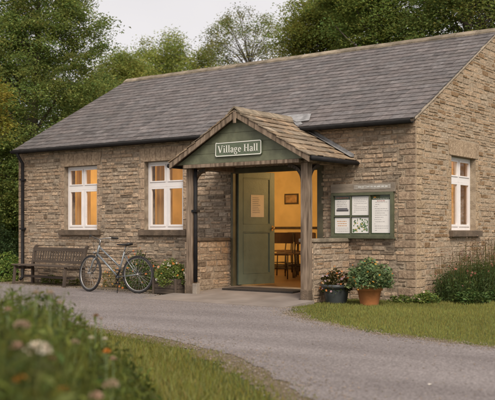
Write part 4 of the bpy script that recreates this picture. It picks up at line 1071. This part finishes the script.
# wooden trough
tr = thing('planter_trough', 'low weathered wooden planter trough standing left of the porch', 'planter', (-4.32, -1.04, .008), R(-4))
q = MB()
for k in range(3):
    z0 = .02 + k * .092
    for s in (-1, 1): q.box((-.30, s * .17 - .012, z0), (.30, s * .17 + .012, z0 + .086)); q.box((s * .30 - .012, -.157, z0), (s * .30 + .012, .157, z0 + .086))
q.build('planter_side', m_bench, tr, .004)
for sx in (-1, 1):
    for sy in (-1, 1): q = MB(); q.box((sx * .285 - .02, sy * .195 - .012, 0), (sx * .285 + .02, sy * .195 + .012, .30)); q.build('corner_post', m_benchv, tr, .004)
q = MB(); q.box((-.285, -.155, .2), (.285, .155, .255)); q.build('soil', m_soil, tr)
t = thing('bedding_plant', 'leafy plants with orange and white blooms growing in the wooden trough', 'plant', (-4.32, -1.04, .25), R(-4))
bushy(t, 2600, .40, .27, .36, .0, .048, (1.6, 1.6, 1.1), [(30, (.62, .22, .05), 0), (30, (.66, .58, .50), 0)], 7, m_leaf, .08, .025)

def low_plant(loc, n, rx, ry, rz, leaf, base, fl, seed, label, name='shrub', m_=None, cat='plant', group=None):
    t = thing(name, label, cat, loc, 0, group); bushy(t, n, rx, ry, rz, 0.02, leaf, base, fl, seed, m_); return t
low_plant((-5.72, -.40, .01), 2400, .44, .28, .66, .045, (1.6, 1.8, 1.1), [(34, (.62, .20, .05), 0)], 21, 'low green shrub with orange berries against the wall behind the bicycle', m_=m_leafd)
low_plant((-6.5, -.34, .01), 700, .32, .18, .36, .035, (1.2, .95, .6), [(26, (.55, .22, .06), 0)], 22, 'small orange flowered plant against the wall behind the front wheel', 'flowering_plant')
low_plant((-4.95, -.34, .01), 900, .32, .2, .5, .04, (1.4, 1.5, .9), [(20, (.60, .25, .08), 0)], 23, 'small leafy plant against the wall behind the rear wheel', 'flowering_plant', m_leafd)
low_plant((-8.5, -.22, .01), 380, .35, .12, .16, .05, (1.5, 1.5, .8), [], 24, 'low pale weed growing under the bench', 'weed')
low_plant((-7.7, -.25, .01), 200, .22, .1, .12, .045, (1.6, 1.4, .8), [], 25, 'small yellowish weed under the right end of the bench', 'weed')
low_plant((-.15, -.22, .0), 260, .22, .12, .10, .05, (1.1, 1.2, .8), [], 26, 'low weed at the foot of the corner of the building', 'weed')
low_plant((.22, -.12, .0), 420, .22, .16, .17, .06, (1.3, 1.4, .9), [(5, (.7, .5, .4), 0)], 27, 'broad leaved weed at the right of the building corner', 'weed')

# tall border at the gable foot: upright stems with tiny heads
def tall_clump(loc, rx, ry, h, n, seed, label, heads=(.42, .14, .12)):
    t = thing('perennial_clump', label, 'plant', loc, 0, 'tall flowering clumps along the gable wall'); r = np.random.default_rng(seed)
    th = r.uniform(0, 2*np.pi, n); k = np.sqrt(r.uniform(0, 1, n)); P = np.stack([np.cos(th) * k * rx, np.sin(th) * k * ry, np.zeros(n)], 1)
    hh = h * .85 * r.uniform(.45, 1.05, n) * (1 - .25 * k ** 2)
    npmesh('foliage', blade_quads(P, hh, .010, .75, r), 4, np.repeat(vary(n, (1, 1.05, .85), .35, r), 2, 0), m_leafd, t)
    m = n * 7; i = r.integers(0, n, m); Q = P[i] * 1.1; Q[:, 2] = hh[i] * r.uniform(.02, .9, m); Q += r.normal(0, .05, (m, 3)); Q[:, 2] = np.abs(Q[:, 2])
    npmesh('leaves', leaf_quads(Q, .07, .0, .2, r), 4, vary(m, (1.05, 1.15, .8), .35, r), m_leafd, t)
    ns = n // 7; i = r.integers(0, n, ns); S = P[i]; hs = h * r.uniform(.75, 1.1, ns); ttop = S * 1.15 + np.stack([r.normal(0, .04, ns), r.normal(0, .04, ns), hs], 1)
    w_ = np.array([.0018, 0, 0]); V = np.stack([S - w_, S + w_, ttop + w_, ttop - w_], 1).reshape(-1, 3)
    npmesh('stems', V, 4, vary(ns, (1.6, 1.1, .8), .2, r), m_leafd, t)
    rep = 6; Hh = np.repeat(ttop, rep, 0) + r.normal(0, 1, (ns * rep, 3)) * np.array([.012, .012, .035])
    npmesh('flower_spikes', leaf_quads(Hh, .022, .2, .6, r), 4, vary(ns * rep, heads, .45, r), m_petal, t)
    nf = max(6, n // 24); i = r.integers(0, n, nf); Fp = P[i] * 1.15; Fp[:, 2] = h * r.uniform(.35, .85, nf)
    npmesh('blossom', flowers(Fp, .022, r), 4, np.repeat(vary(nf, (.42, .17, .13), .3, r), 5, 0), m_petal, t)
for k, (x, y, rx, ry, h, n, lb) in enumerate([(.42, .55, .28, .30, .74, 420, 'dark green tall clump with pink heads nearest the building corner'), (.5, 1.15, .32, .36, .90, 520, 'tall clump with reddish heads under the left half of the gable window'),
                                   (.55, 1.8, .34, .38, .92, 520, 'tall clump with pink heads under the right half of the gable window'), (.6, 2.5, .36, .4, .88, 480, 'tall clump with brownish heads right of the gable window'), (.62, 3.2, .36, .4, .8, 420, 'green clump at the right edge of the gable border')]):
    tall_clump((x, y, .0), rx, ry, h, n, 40 + k, lb, heads=((.20, .11, .08), (.17, .11, .07), (.20, .12, .08), (.16, .12, .07), (.16, .12, .07))[k])
for k, (x, y, lb) in enumerate([(.85, .2, 'low leafy edging plant at the front of the gable border'), (1.05, 1.0, 'low leafy edging plant in the middle of the gable border'), (1.15, 1.9, 'low leafy edging plant at the right of the gable border')]):
    low_plant((x, y, 0), 420, .3, .28, .2, .07, (1.1, 1.3, .9), [], 60 + k, lb, 'edging_plant', m_leafd)
low_plant((.42, 4.35, 0), 3000, .42, .6, 1.75, .07, (.8, .85, .75), [], 66, 'dark evergreen shrub against the gable wall beyond its window', 'evergreen_shrub', m_leafd)

# ------------------------------------------------------------------ lawn, verge and meadow
def in_poly(X, Y, poly):
    c = np.zeros(len(X), bool); n = len(poly)
    for i in range(n):
        x0, y0 = poly[i]; x1, y1 = poly[(i+1) % n]
        hit = ((y0 > Y) != (y1 > Y)) & (X < (x1 - x0) * (Y - y0) / (y1 - y0 + 1e-12) + x0); c ^= hit
    return c
ROAD = FAR + NEAR
def grass_area(name, x0, x1, y0, y1, dens, h, wd, col, seed, keep, label=None, m_=None, lean=.6, dry=.10):
    r = np.random.default_rng(seed); n = int((x1 - x0) * (y1 - y0) * dens); X = r.uniform(x0, x1, n); Y = r.uniform(y0, y1, n)
    k = keep(X, Y); X, Y = X[k], Y[k]; n = len(X)
    cl = np.sin(X * 1.7 + np.sin(Y * 2.3) * 1.3) * .5 + np.sin(Y * 3.1 + X * .8) * .5
    hh = (h(X, Y) if callable(h) else h * np.ones(n)) * r.uniform(.45, 1.25, n) * (1 + .25 * cl)
    P = np.stack([X, Y, np.zeros(n)], 1)
    c = vary(n, col, .3, r) * (1 + .16 * cl)[:, None]; d = r.uniform(0, 1, n) < dry * (1 + .8 * cl); c[d] = vary(d.sum(), (2.3, 1.7, 1.5), .3, r)
    o = npmesh(name, blade_quads(P, hh, wd, lean, r), 4, np.repeat(c, 2, 0), m_ or m_grass); tag(o, label, 'grass', kind='stuff'); return o
m_grass = leafmat('grass_blade', (0.125, 0.132, 0.048), .35)
def edge_dist(X, Y):
    """rough distance to the outline of the road"""
    d = np.full(len(X), 9.)
    for L_ in (FAR, NEAR):
        for (x0, y0), (x1, y1) in zip(L_, L_[1:]):
            l2 = (x1-x0)**2 + (y1-y0)**2; t = np.clip(((X-x0)*(x1-x0) + (Y-y0)*(y1-y0)) / l2, 0, 1); d = np.minimum(d, np.hypot(X - x0 - t*(x1-x0), Y - y0 - t*(y1-y0)))
    return d
rk = np.random.default_rng(5)
def lawn_keep(X, Y):
    out = ~in_poly(X, Y, ROAD); d = edge_dist(X, Y); noise = .5 + .5 * np.sin(X * 6.3 + Y * 2) * np.sin(Y * 7.1 - X)
    ok = out & ((X > .0) | (Y < -.02)) & ~((X > -4.2) & (X < -1.1) & (Y > -2.2)) & (d > .05 + .3 * noise * rk.uniform(0, 1, len(X))) & ~((X > .05) & (X < .7) & (Y > .25) & (Y < 4))
    return ok
grass_area('lawn_grass', -1.15, 8.0, -5.8, 4.5, 2600, lambda X, Y: .022 + .015 * np.clip(edge_dist(X, Y), 0, 1), .006, (1.85, 1.68, 1.15), 71, lawn_keep, 'short mown lawn grass')
def verge_keep(X, Y):
    out = ~in_poly(X, Y, ROAD); d = edge_dist(X, Y); bear = (X - CAM.x) * RT.x + (Y - CAM.y) * RT.y; dep = (X - CAM.x) * FW.x + (Y - CAM.y) * FW.y
    return (out | (d < .05)) & (dep > 1.5) & (np.abs(bear) < dep * .36 + .5) & (Y < -4) & (rk.uniform(0, 1, len(X)) < np.clip((d + .03) / .42, .0, 1))
grass_area('verge_grass', -8, 5.5, -13.5, -5.2, 2500, lambda X, Y: .03 + .075 * np.clip((edge_dist(X, Y) - .15) / 1.0, 0, 1), .007, (1.48, 1.38, .8), 72, verge_keep, 'rough grass on the near side of the road', lean=.8, dry=.26)
def left_keep(X, Y): return (X < -9.9) & ~in_poly(X, Y, ROAD)
grass_area('rough_grass', -16, -9.9, -.9, 7, 500, .12, .014, (1.1, 1.25, .8), 73, left_keep, 'rough grass beyond the left end of the hall')
# meadow mass, lower left: tall stems and leaves growing thickly
def meadow():
    r = np.random.default_rng(81); n = 5200
    dep = r.uniform(2.3, 6.3, n); u = r.uniform(-60, 150, n); X = CAM.x + FW.x * dep + RT.x * (u - 247.5) / F_PX * dep; Y = CAM.y + FW.y * dep + RT.y * (u - 247.5) / F_PX * dep
    lim = np.clip((152 - u) / 105, .0, 1.0) ** .8
    h = (.19 + .60 * lim) * r.uniform(.55, 1.06, n)
    k = (~in_poly(X, Y, ROAD)) & (edge_dist(X, Y) > .25) & (r.uniform(0, 1, n) < .35 + .65 * lim); X, Y, h, lim, u = X[k], Y[k], h[k], lim[k], u[k]; n = len(X); P = np.stack([X, Y, np.zeros(n)], 1)
    cl = (1 + .45 * np.sin(X * 7 + Y * 3) * np.cos(Y * 8))[:, None]
    V = blade_quads(P, h, .010, .35, r); C = np.repeat(vary(n, (.80, .88, .45), .5, r) * cl, 2, 0)
    o = npmesh('meadow_grass', V, 4, C, m_grass); tag(o, 'tall unmown meadow growth at the near left of the road', 'grass', kind='stuff')
    m = n * 9; i = r.integers(0, n, m); Q = P[i].copy(); t = r.uniform(.1, .97, m); Q[:, 2] = h[i] * t; Q[:, :2] += r.normal(0, .035, (m, 2))
    o = npmesh('meadow_leaves', leaf_quads(Q, .06, -.1, .28, r), 4, vary(m, (.74, .84, .45), .55, r) * cl[i], m_grass); tag(o, 'small leaves of the tall meadow growth', 'foliage', kind='stuff')
meadow()
m_stem = mat('green_stem', (.10, .13, .05), .8)
def wildflower(u, v, dep, size, col, label, kind='daisy'):
    z = zat(v, dep); p = at(u, dep, 0); t = thing('wildflower', label, 'flower', p); r = random.Random(int(u * 7 + v))
    lx, ly = r.uniform(-.05, .05), r.uniform(-.05, .05)
    q = MB(); q.tube([(-lx, -ly, 0), (-lx * .3, -ly * .3, z * .5), (0, 0, z)], [.004, .0035, .003], 5); q.build('stem', m_stem, t)
    rr = np.random.default_rng(int(u * 13 + v)); n = 260
    d = rr.normal(size=(n, 3)); d[:, 2] = np.abs(d[:, 2]) * .8; d /= np.linalg.norm(d, axis=1)[:, None]; P = d * np.array([1, 1, .85]) * size * 1.1 * rr.uniform(.75, 1, (n, 1)); P[:, 2] += z
    npmesh('flower_head', leaf_quads(P, size * .42, .3, .6, rr), 4, vary(n, col, .2, rr, .05), m_petal, t)
WH, TN_, OR, BR, PK = (.62, .55, .44), (.42, .31, .22), (.60, .24, .04), (.28, .16, .09), (.46, .30, .22)
for a in [(38.5, 353, 3.1, .042, WH, 'large white round wildflower head, the biggest in the near left corner'),
          (22, 327, 3.6, .030, TN_, 'buff wildflower head above and left of the large white one'),
          (16, 348, 3.3, .026, PK, 'dusky pink wildflower head left of the large white one'),
          (20, 381, 2.9, .024, OR, 'bright orange wildflower in the bottom left corner'),
          (48, 384, 3.0, .022, PK, 'dull pink wildflower right of the bright orange one'),
          (63, 391, 3.2, .020, OR, 'small orange wildflower at the bottom edge'),
          (111, 386, 3.3, .026, TN_, 'buff wildflower head low down right of the others'),
          (96, 398, 3.1, .024, PK, 'pinkish wildflower cut by the bottom edge'),
          (96, 316, 5.2, .016, BR, 'tall rusty brown flower head standing against the road'),
          (101, 319, 5.2, .011, TN_, 'small buff head beside the tall rusty brown flower'),
          (75, 343, 4.0, .018, TN_, 'pale buff wildflower in the middle of the meadow growth'),
          (107, 352, 4.4, .018, OR, 'orange brown wildflower on the right slope of the growth'),
          (113, 359, 4.4, .015, PK, 'small pink wildflower below the orange brown one'),
          (36, 293, 4.2, .014, TN_, 'left of the two highest buff seed heads against the road'),
          (50, 293, 4.3, .015, TN_, 'right of the two highest buff seed heads against the road'),
          (60, 303, 4.6, .012, TN_, 'small seed head below and right of the highest pair'),
          (91, 338, 4.6, .013, WH, 'small white wildflower below the tall rusty brown one'),
          (105, 339, 4.8, .012, WH, 'small white wildflower at the right edge of the growth'),
          (52, 360, 3.5, .017, BR, 'brown wildflower head just right of the large white one'),
          (8, 310, 4.0, .014, PK, 'faint pink wildflower at the left edge near the top')]: wildflower(*a)
# loose grit along the edges of the road
def grit():
    r = np.random.default_rng(91); n = 5200; L_ = [(NEAR, .26), (FAR, .13)]; P = []
    for line, sp in L_:
        for (x0, y0), (x1, y1) in zip(line, line[1:]):
            if max(abs(x0), abs(x1)) > 20: continue
            l = math.hypot(x1-x0, y1-y0); k = int(l * 420); t = r.uniform(0, 1, k); s = r.normal(0, sp, k); nx, ny = -(y1-y0)/l, (x1-x0)/l
            P.append(np.stack([x0 + t*(x1-x0) + nx*s, y0 + t*(y1-y0) + ny*s, np.full(k, .010)], 1))
    k = 2600; P.append(np.stack([r.uniform(-10, 5, k), r.uniform(-8, -1, k), np.full(k, .010)], 1)); P = np.concatenate(P)
    kp = in_poly(P[:, 0], P[:, 1], ROAD) | (edge_dist(P[:, 0], P[:, 1]) < .3); kp &= ~((P[:, 0] > -4.1) & (P[:, 0] < -1.1) & (P[:, 1] > -2.2)); P = P[kp]; n = len(P)
    s = r.uniform(.003, .011, (n, 1)); th = r.uniform(0, 6.3, n); a = np.stack([np.cos(th), np.sin(th), np.zeros(n)], 1) * s; b = np.stack([-np.sin(th), np.cos(th), np.zeros(n)], 1) * s * .7; z = np.array([0, 0, 1.]) * s * .7
    B = [P - a, P - b, P + a, P + b]; T_ = [p * 1 + z + (P - p) * .45 for p in B]
    F = [np.stack([T_[0], T_[1], T_[2], T_[3]], 1)] + [np.stack([B[i], B[(i+1) % 4], T_[(i+1) % 4], T_[i]], 1) for i in range(4)]
    V = np.stack(F, 1).reshape(-1, 3); o = npmesh('gravel', V, 4, np.repeat(vary(n, (1, .95, .9), .35, r, .05), 5, 0), mat('grit', (.20, .172, .15), .9, attr=True)); tag(o, 'loose grit scattered along the road edges', 'gravel', kind='stuff')
grit()
def fallen_leaf(u, v, s, col, label):
    dep = CAM.z / ((v - HOR) / F_PX); p = at(u, dep, .013); t = MB(); r = random.Random(int(u)); a = r.uniform(0, 6)
    c, s_ = math.cos(a), math.sin(a); pts = [(-1, 0, 0), (-.4, .35, .25), (.3, .4, .3), (1, 0, .1), (.3, -.4, .3), (-.4, -.35, .2)]
    t.add([((x * c - y * s_) * s, (x * s_ + y * c) * s, z * s * .5) for x, y, z in pts], [(0, 5, 2, 1), (5, 4, 3, 2)]); o = t.build('fallen_leaf', mat('dry_leaf_' + str(int(u)), col, .8), loc=p); tag(o, label, 'leaf')
fallen_leaf(430, 386, .030, (.62, .56, .48), 'pale fallen leaf lying on the road at the lower right')
fallen_leaf(391, 314, .022, (.55, .26, .08), 'orange fallen leaf on the lawn below the building corner')
fallen_leaf(300, 387, .020, (.42, .30, .18), 'brown fallen leaf on the road near the bottom middle')
fallen_leaf(241, 342, .018, (.30, .20, .12), 'small dark fallen leaf in the middle of the road')

# ------------------------------------------------------------------ trees
m_bark = mat('bark', (0.105, 0.085, 0.065), .95, scale=6, var=.35, bump=.7, bscale=20, streak=(1, 1, .25))
def tree(label, loc, lobes, trunk_h, trunk_r, nclump, nleaf, leaf, tint, seed, clump_r=.42, flat=.5, name='broadleaf_tree', group='trees behind the hall', lean=(0, 0), nbr=34, m_=None, inner=.25, up=.5, subs=0, extra=(), rough=.16):
    """lobes: ellipsoids (x, y, z, rx, ry, rz) round the foot of the trunk; clumps of leaves fill them, limbs reach to the clumps"""
    t = thing(name, label, 'tree', loc, 0, group); r = np.random.default_rng(seed)
    vol = np.array([l[3] * l[4] * l[5] for l in lobes]) ** .8; which = r.choice(len(lobes), nclump, p=vol / vol.sum()); Lb = np.array(lobes)[which]
    d = r.normal(size=(nclump, 3)); d /= np.linalg.norm(d, axis=1)[:, None]; k = (inner + (1 - inner) * r.uniform(0, 1, nclump) ** .45)
    k *= 1 + rough * np.sin(d[:, 0] * 5 + seed) * np.sin(d[:, 2] * 6 + 1) + r.normal(0, rough * .3, nclump)
    C = Lb[:, :3] + d * k[:, None] * Lb[:, 3:]
    if len(extra): C = np.concatenate([C, np.array(extra)])
    nclump = len(C)
    cr_ = clump_r * r.uniform(.6, 1.35, nclump); ct = r.uniform(.68, 1.32, nclump); cw = r.normal(0, .07, nclump)
    per = nleaf // nclump; i = np.repeat(np.arange(nclump), per); q = r.normal(size=(len(i), 3)) * .55; q[:, 2] *= flat
    P = C[i] + q * cr_[i][:, None]; P[:, 2] -= .25 * (np.hypot(q[:, 0], q[:, 1]) ** 2) * cr_[i]
    c = vary(len(i), tint, .22, r) * ct[i][:, None]; c[:, 0] *= 1 + cw[i]
    npmesh('crown', leaf_quads(P, leaf, up, .55, r), 4, c, m_ or m_leaf, t)
    mb = MB(); n = 9; top = Vector((lean[0], lean[1], trunk_h)); path = [Vector((0, 0, -.1)).lerp(top, j / (n - 1)) + Vector((math.sin(j * 1.1 + seed) * .05, math.cos(j * .9 + seed) * .05, 0)) * (j > 0) * trunk_r * 6 for j in range(n)]
    mb.tube(path, [trunk_r * (1.35 if j == 0 else 1 - .78 * j / (n - 1)) for j in range(n)], 9)
    pick = r.choice(nclump, min(nbr, nclump), replace=False)
    for j in pick:
        e_ = Vector(C[j]); tt = min(.95, max(.25, (e_.z - math.hypot(e_.x, e_.y) * .75) / trunk_h * r.uniform(.85, 1.05)));
        f = tt * (n - 1); a = int(min(f, n - 2)); s0 = path[a].lerp(path[a+1], f - a); rad = trunk_r * (1 - .78 * tt) * r.uniform(.35, .6)
        m1 = s0.lerp(e_, .35) + Vector((r.normal(0, .12), r.normal(0, .12), .18 * (e_ - s0).length * .6)); m2 = s0.lerp(e_, .7) + Vector((r.normal(0, .12), r.normal(0, .12), .12 * (e_ - s0).length * .6))
        mb.tube([s0, m1, m2, e_], [rad, rad * .7, rad * .4, .012], 5, caps=False)
        for _ in range(subs):
            b0 = m1.lerp(m2, r.uniform(0, 1)); near = C[np.argsort(((C - np.array(b0)) ** 2).sum(1))[r.integers(1, 14)]]; e2 = Vector(near)
            mb.tube([b0, b0.lerp(e2, .5) + Vector((0, 0, .12)), e2], [rad * .35, rad * .22, .007], 4, caps=False)
    mb.build('trunk', m_bark, t)
    return t
# big tree at the left, its tiers of branches reaching out to the right
ex = []
p0 = at(36, 27)
def rel(u, v, dep, base): a = at(u, dep, zat(v, dep)); return (a.x - base.x, a.y - base.y, a.z)
rr = random.Random(4)
for (ua, va, ub, vb) in ((70, 45, 106, 20), (72, 68, 104, 44), (60, 22, 82, 3), (75, 90, 108, 78), (70, 118, 96, 108), (60, 8, 76, -10)):
    for k in range(16):
        t_ = k / 15; ex.append(rel(ua + (ub - ua) * t_ + rr.uniform(-2, 2), va + (vb - va) * t_ + rr.uniform(-3, 4) * (1 - t_), 27 + rr.uniform(-.8, .8), p0))
tree('tall dark green tree filling the left of the picture', p0, [(0, 0, 5.2, 1.9, 1.9, 3.4), (.2, .1, 8.2, 1.35, 1.35, 2.6), (-1.4, -1.0, 3.4, 1.7, 1.7, 2.4), (.3, .4, 2.4, 1.9, 1.8, 1.9), (-1.6, -1.2, 7.2, 1.5, 1.5, 2.6)], 9.0, .20, 1100, 170000, .078, (1.65, 1.62, 1.1), 101, .40, .42, nbr=60, extra=ex)
p1 = at(-16, 19)
tree('small yellowing tree reaching in at the left edge', p1, [(-.1, .0, 3.9, .62, .62, .85)], 3.7, .06, 100, 6500, .075, (1.9, 1.35, .6), 102, .28, .6, group=None, name='yellowing_tree', nbr=20)
sh = low_plant(tuple(at(-4, 21)), 5200, .60, .60, 1.35, .055, (.85, 1.0, .85), [], 103, 'rounded dark green shrub at the left edge beside the hall', 'evergreen_shrub', m_leafd)
low_plant(tuple(at(9, 20.5)), 1200, .40, .45, .62, .07, (1.6, 1.9, 1.0), [], 104, 'low bright green bush between the shrub and the hall', 'low_bush')
tree('mid green tree behind the big dark tree at the far left', at(10, 37), [(0, 0, 5.0, 3.4, 3.0, 4.2), (2.2, 1.6, 3.6, 2.2, 2.2, 3.0), (-1.5, -1, 8.0, 2.4, 2.4, 3.0)], 9.0, .22, 620, 70000, .12, (1.15, 1.3, .9), 105, .55, .6, nbr=20)
tree('dark understorey tree beside the left end of the hall', at(22, 29), [(0, 0, 2.2, 1.5, 1.3, 1.9), (-1.5, -1.1, 2.2, 1.4, 1.3, 1.9)], 3.4, .10, 300, 36000, .085, (.95, 1.1, .8), 106, .42, .6, nbr=20)
# yellow-green rounded trees
YG = (2.1, 1.8, 1.05)
def round_tree(u, v, dep, wpx, label, seed, tint=YG, n=52000, vb=170):
    b = at(u, dep); R_ = wpx / 2 / F_PX * dep; zt = zat(v, dep); zb = max(.6, zat(vb, dep)); zc = (zt + zb) / 2; hz = (zt - zb) / 2
    return tree(label, b, [(0, 0, zc, R_ * .85, R_ * .85, hz), (R_ * .45, R_ * .3, zc - hz * .25, R_ * .7, R_ * .7, hz * .7), (-R_ * .45, -R_ * .3, zc - hz * .2, R_ * .7, R_ * .7, hz * .72)], zt * .75, .22, 620, int(n * 2.4), .115, tint, seed, .62, .7, nbr=16, inner=.25, rough=.05)
round_tree(126, 46, 42, 80, 'yellow green tree beside the big dark tree, behind the left end of the roof', 111, (1.9, 1.65, 1.0))
round_tree(163, 33, 47, 88, 'tallest rounded yellow green tree behind the left half of the ridge', 112)
round_tree(203, 52, 44, 52, 'smaller yellow green tree sloping down behind the ridge', 113, (2.0, 1.65, 1.0), 34000)
round_tree(98, 70, 38, 50, 'mid green bushy tree just right of the big dark tree', 114, (1.6, 1.5, .95), 30000)
# airy tree against the sky
pa = at(250, 38)
ex = []
for k in range(90):
    a = rr.uniform(0, 3.14); q = rr.uniform(.35, 1) ** .6; ex.append(rel(247 + math.cos(a) * 40 * q, 66 - math.sin(a) * 61 * q, 38 + rr.uniform(-1.5, 1.5), pa))
ex += [rel(u_, v_, 38, pa) for u_, v_ in ((208, 32), (206, 40), (212, 28), (216, 38), (209, 50), (214, 60), (222, 26), (283, 30), (287, 42))]
tree('airy thin leaved tree standing against the sky behind the middle of the ridge', pa, [(0, 0, 7.6, 1.45, 1.45, 2.0), (.6, .4, 6.6, 1.4, 1.4, 1.4), (-.9, -.6, 6.8, 1.3, 1.3, 1.5)], 8.6, .13, 110, 17500, .085, (1.55, 1.35, 1.0), 121, .42, .55, name='airy_tree', nbr=80, subs=2, extra=ex)
# big trees at the right
def big_right(u, dep, spec, label, seed, n, tint, tr_top, leanu=0, nbr=40, clump=.5, nclump=420):
    b = at(u, dep); lob = []
    for (uu, vv, ru, rv) in spec:
        c = rel(uu, vv, dep, b); s = dep / F_PX; lob.append((c[0], c[1], c[2], ru * s, ru * s, rv * s))
    tp = rel(u + leanu, tr_top, dep, b)
    return tree(label, b, lob, tp[2], .24, nclump, int(n * 1.3), .085, tint, seed, clump, .45, lean=(tp[0], tp[1]), nbr=nbr, subs=1)
big_right(322, 30, [(320, 22, 36, 30), (300, 38, 22, 22), (345, 6, 34, 30)], 'bright green tree left of the big dark ones behind the ridge', 131, 34000, (1.8, 1.55, .9), -10, nclump=300)
big_right(385, 27, [(372, 20, 46, 36), (350, -14, 44, 30), (410, -6, 42, 36), (392, 40, 34, 18)], 'large dark green tree behind the right half of the ridge', 132, 34000, (1.65, 1.62, 1.0), -20, nclump=270, clump=.46)
big_right(447, 25, [(455, -16, 50, 34), (480, 18, 38, 30), (425, 28, 26, 22), (505, 0, 34, 44)], 'dark tree with a leaning trunk behind the right end of the roof', 133, 24000, (1.35, 1.35, .9), -34, 22, nclump=190, clump=.42)
# hedges that close the view at eye level all round the back
def hedge(pts, h, w_, n, seed, label):
    r = np.random.default_rng(seed); seg_ = list(zip(pts, pts[1:])); ln = np.array([math.dist(a, b) for a, b in seg_]); i = r.choice(len(seg_), n, p=ln / ln.sum()); t = r.uniform(0, 1, n)
    A = np.array([s[0] for s in seg_])[i]; B = np.array([s[1] for s in seg_])[i]; X = A + (B - A) * t[:, None] + r.normal(0, w_ / 2.5, (n, 2)); lum = 1 + .18 * np.sin(X[:, 0] * .9) + .12 * np.sin(X[:, 1] * 1.7 + X[:, 0])
    Z = h * lum * (1 - (1 - r.uniform(0, 1, n) ** .5)) ; P = np.stack([X[:, 0], X[:, 1], Z], 1)
    o = npmesh('hedgerow', leaf_quads(P, .22, .3, .6, r), 4, vary(n, (.85, .95, .7), .3, r), m_leaf); tag(o, label, 'hedge', kind='stuff')
hedge([(-62, -6), (-50, 14), (-36, 28), (-16, 40), (12, 42), (36, 30)], 4.2, 2.2, 60000, 141, 'far hedgerow and woodland edge behind the trees')
hedge([(-22, 3.5), (-17, 7.5), (-13.5, 10.5)], 2.6, 1.0, 16000, 142, 'overgrown hedge beyond the left end of the hall')
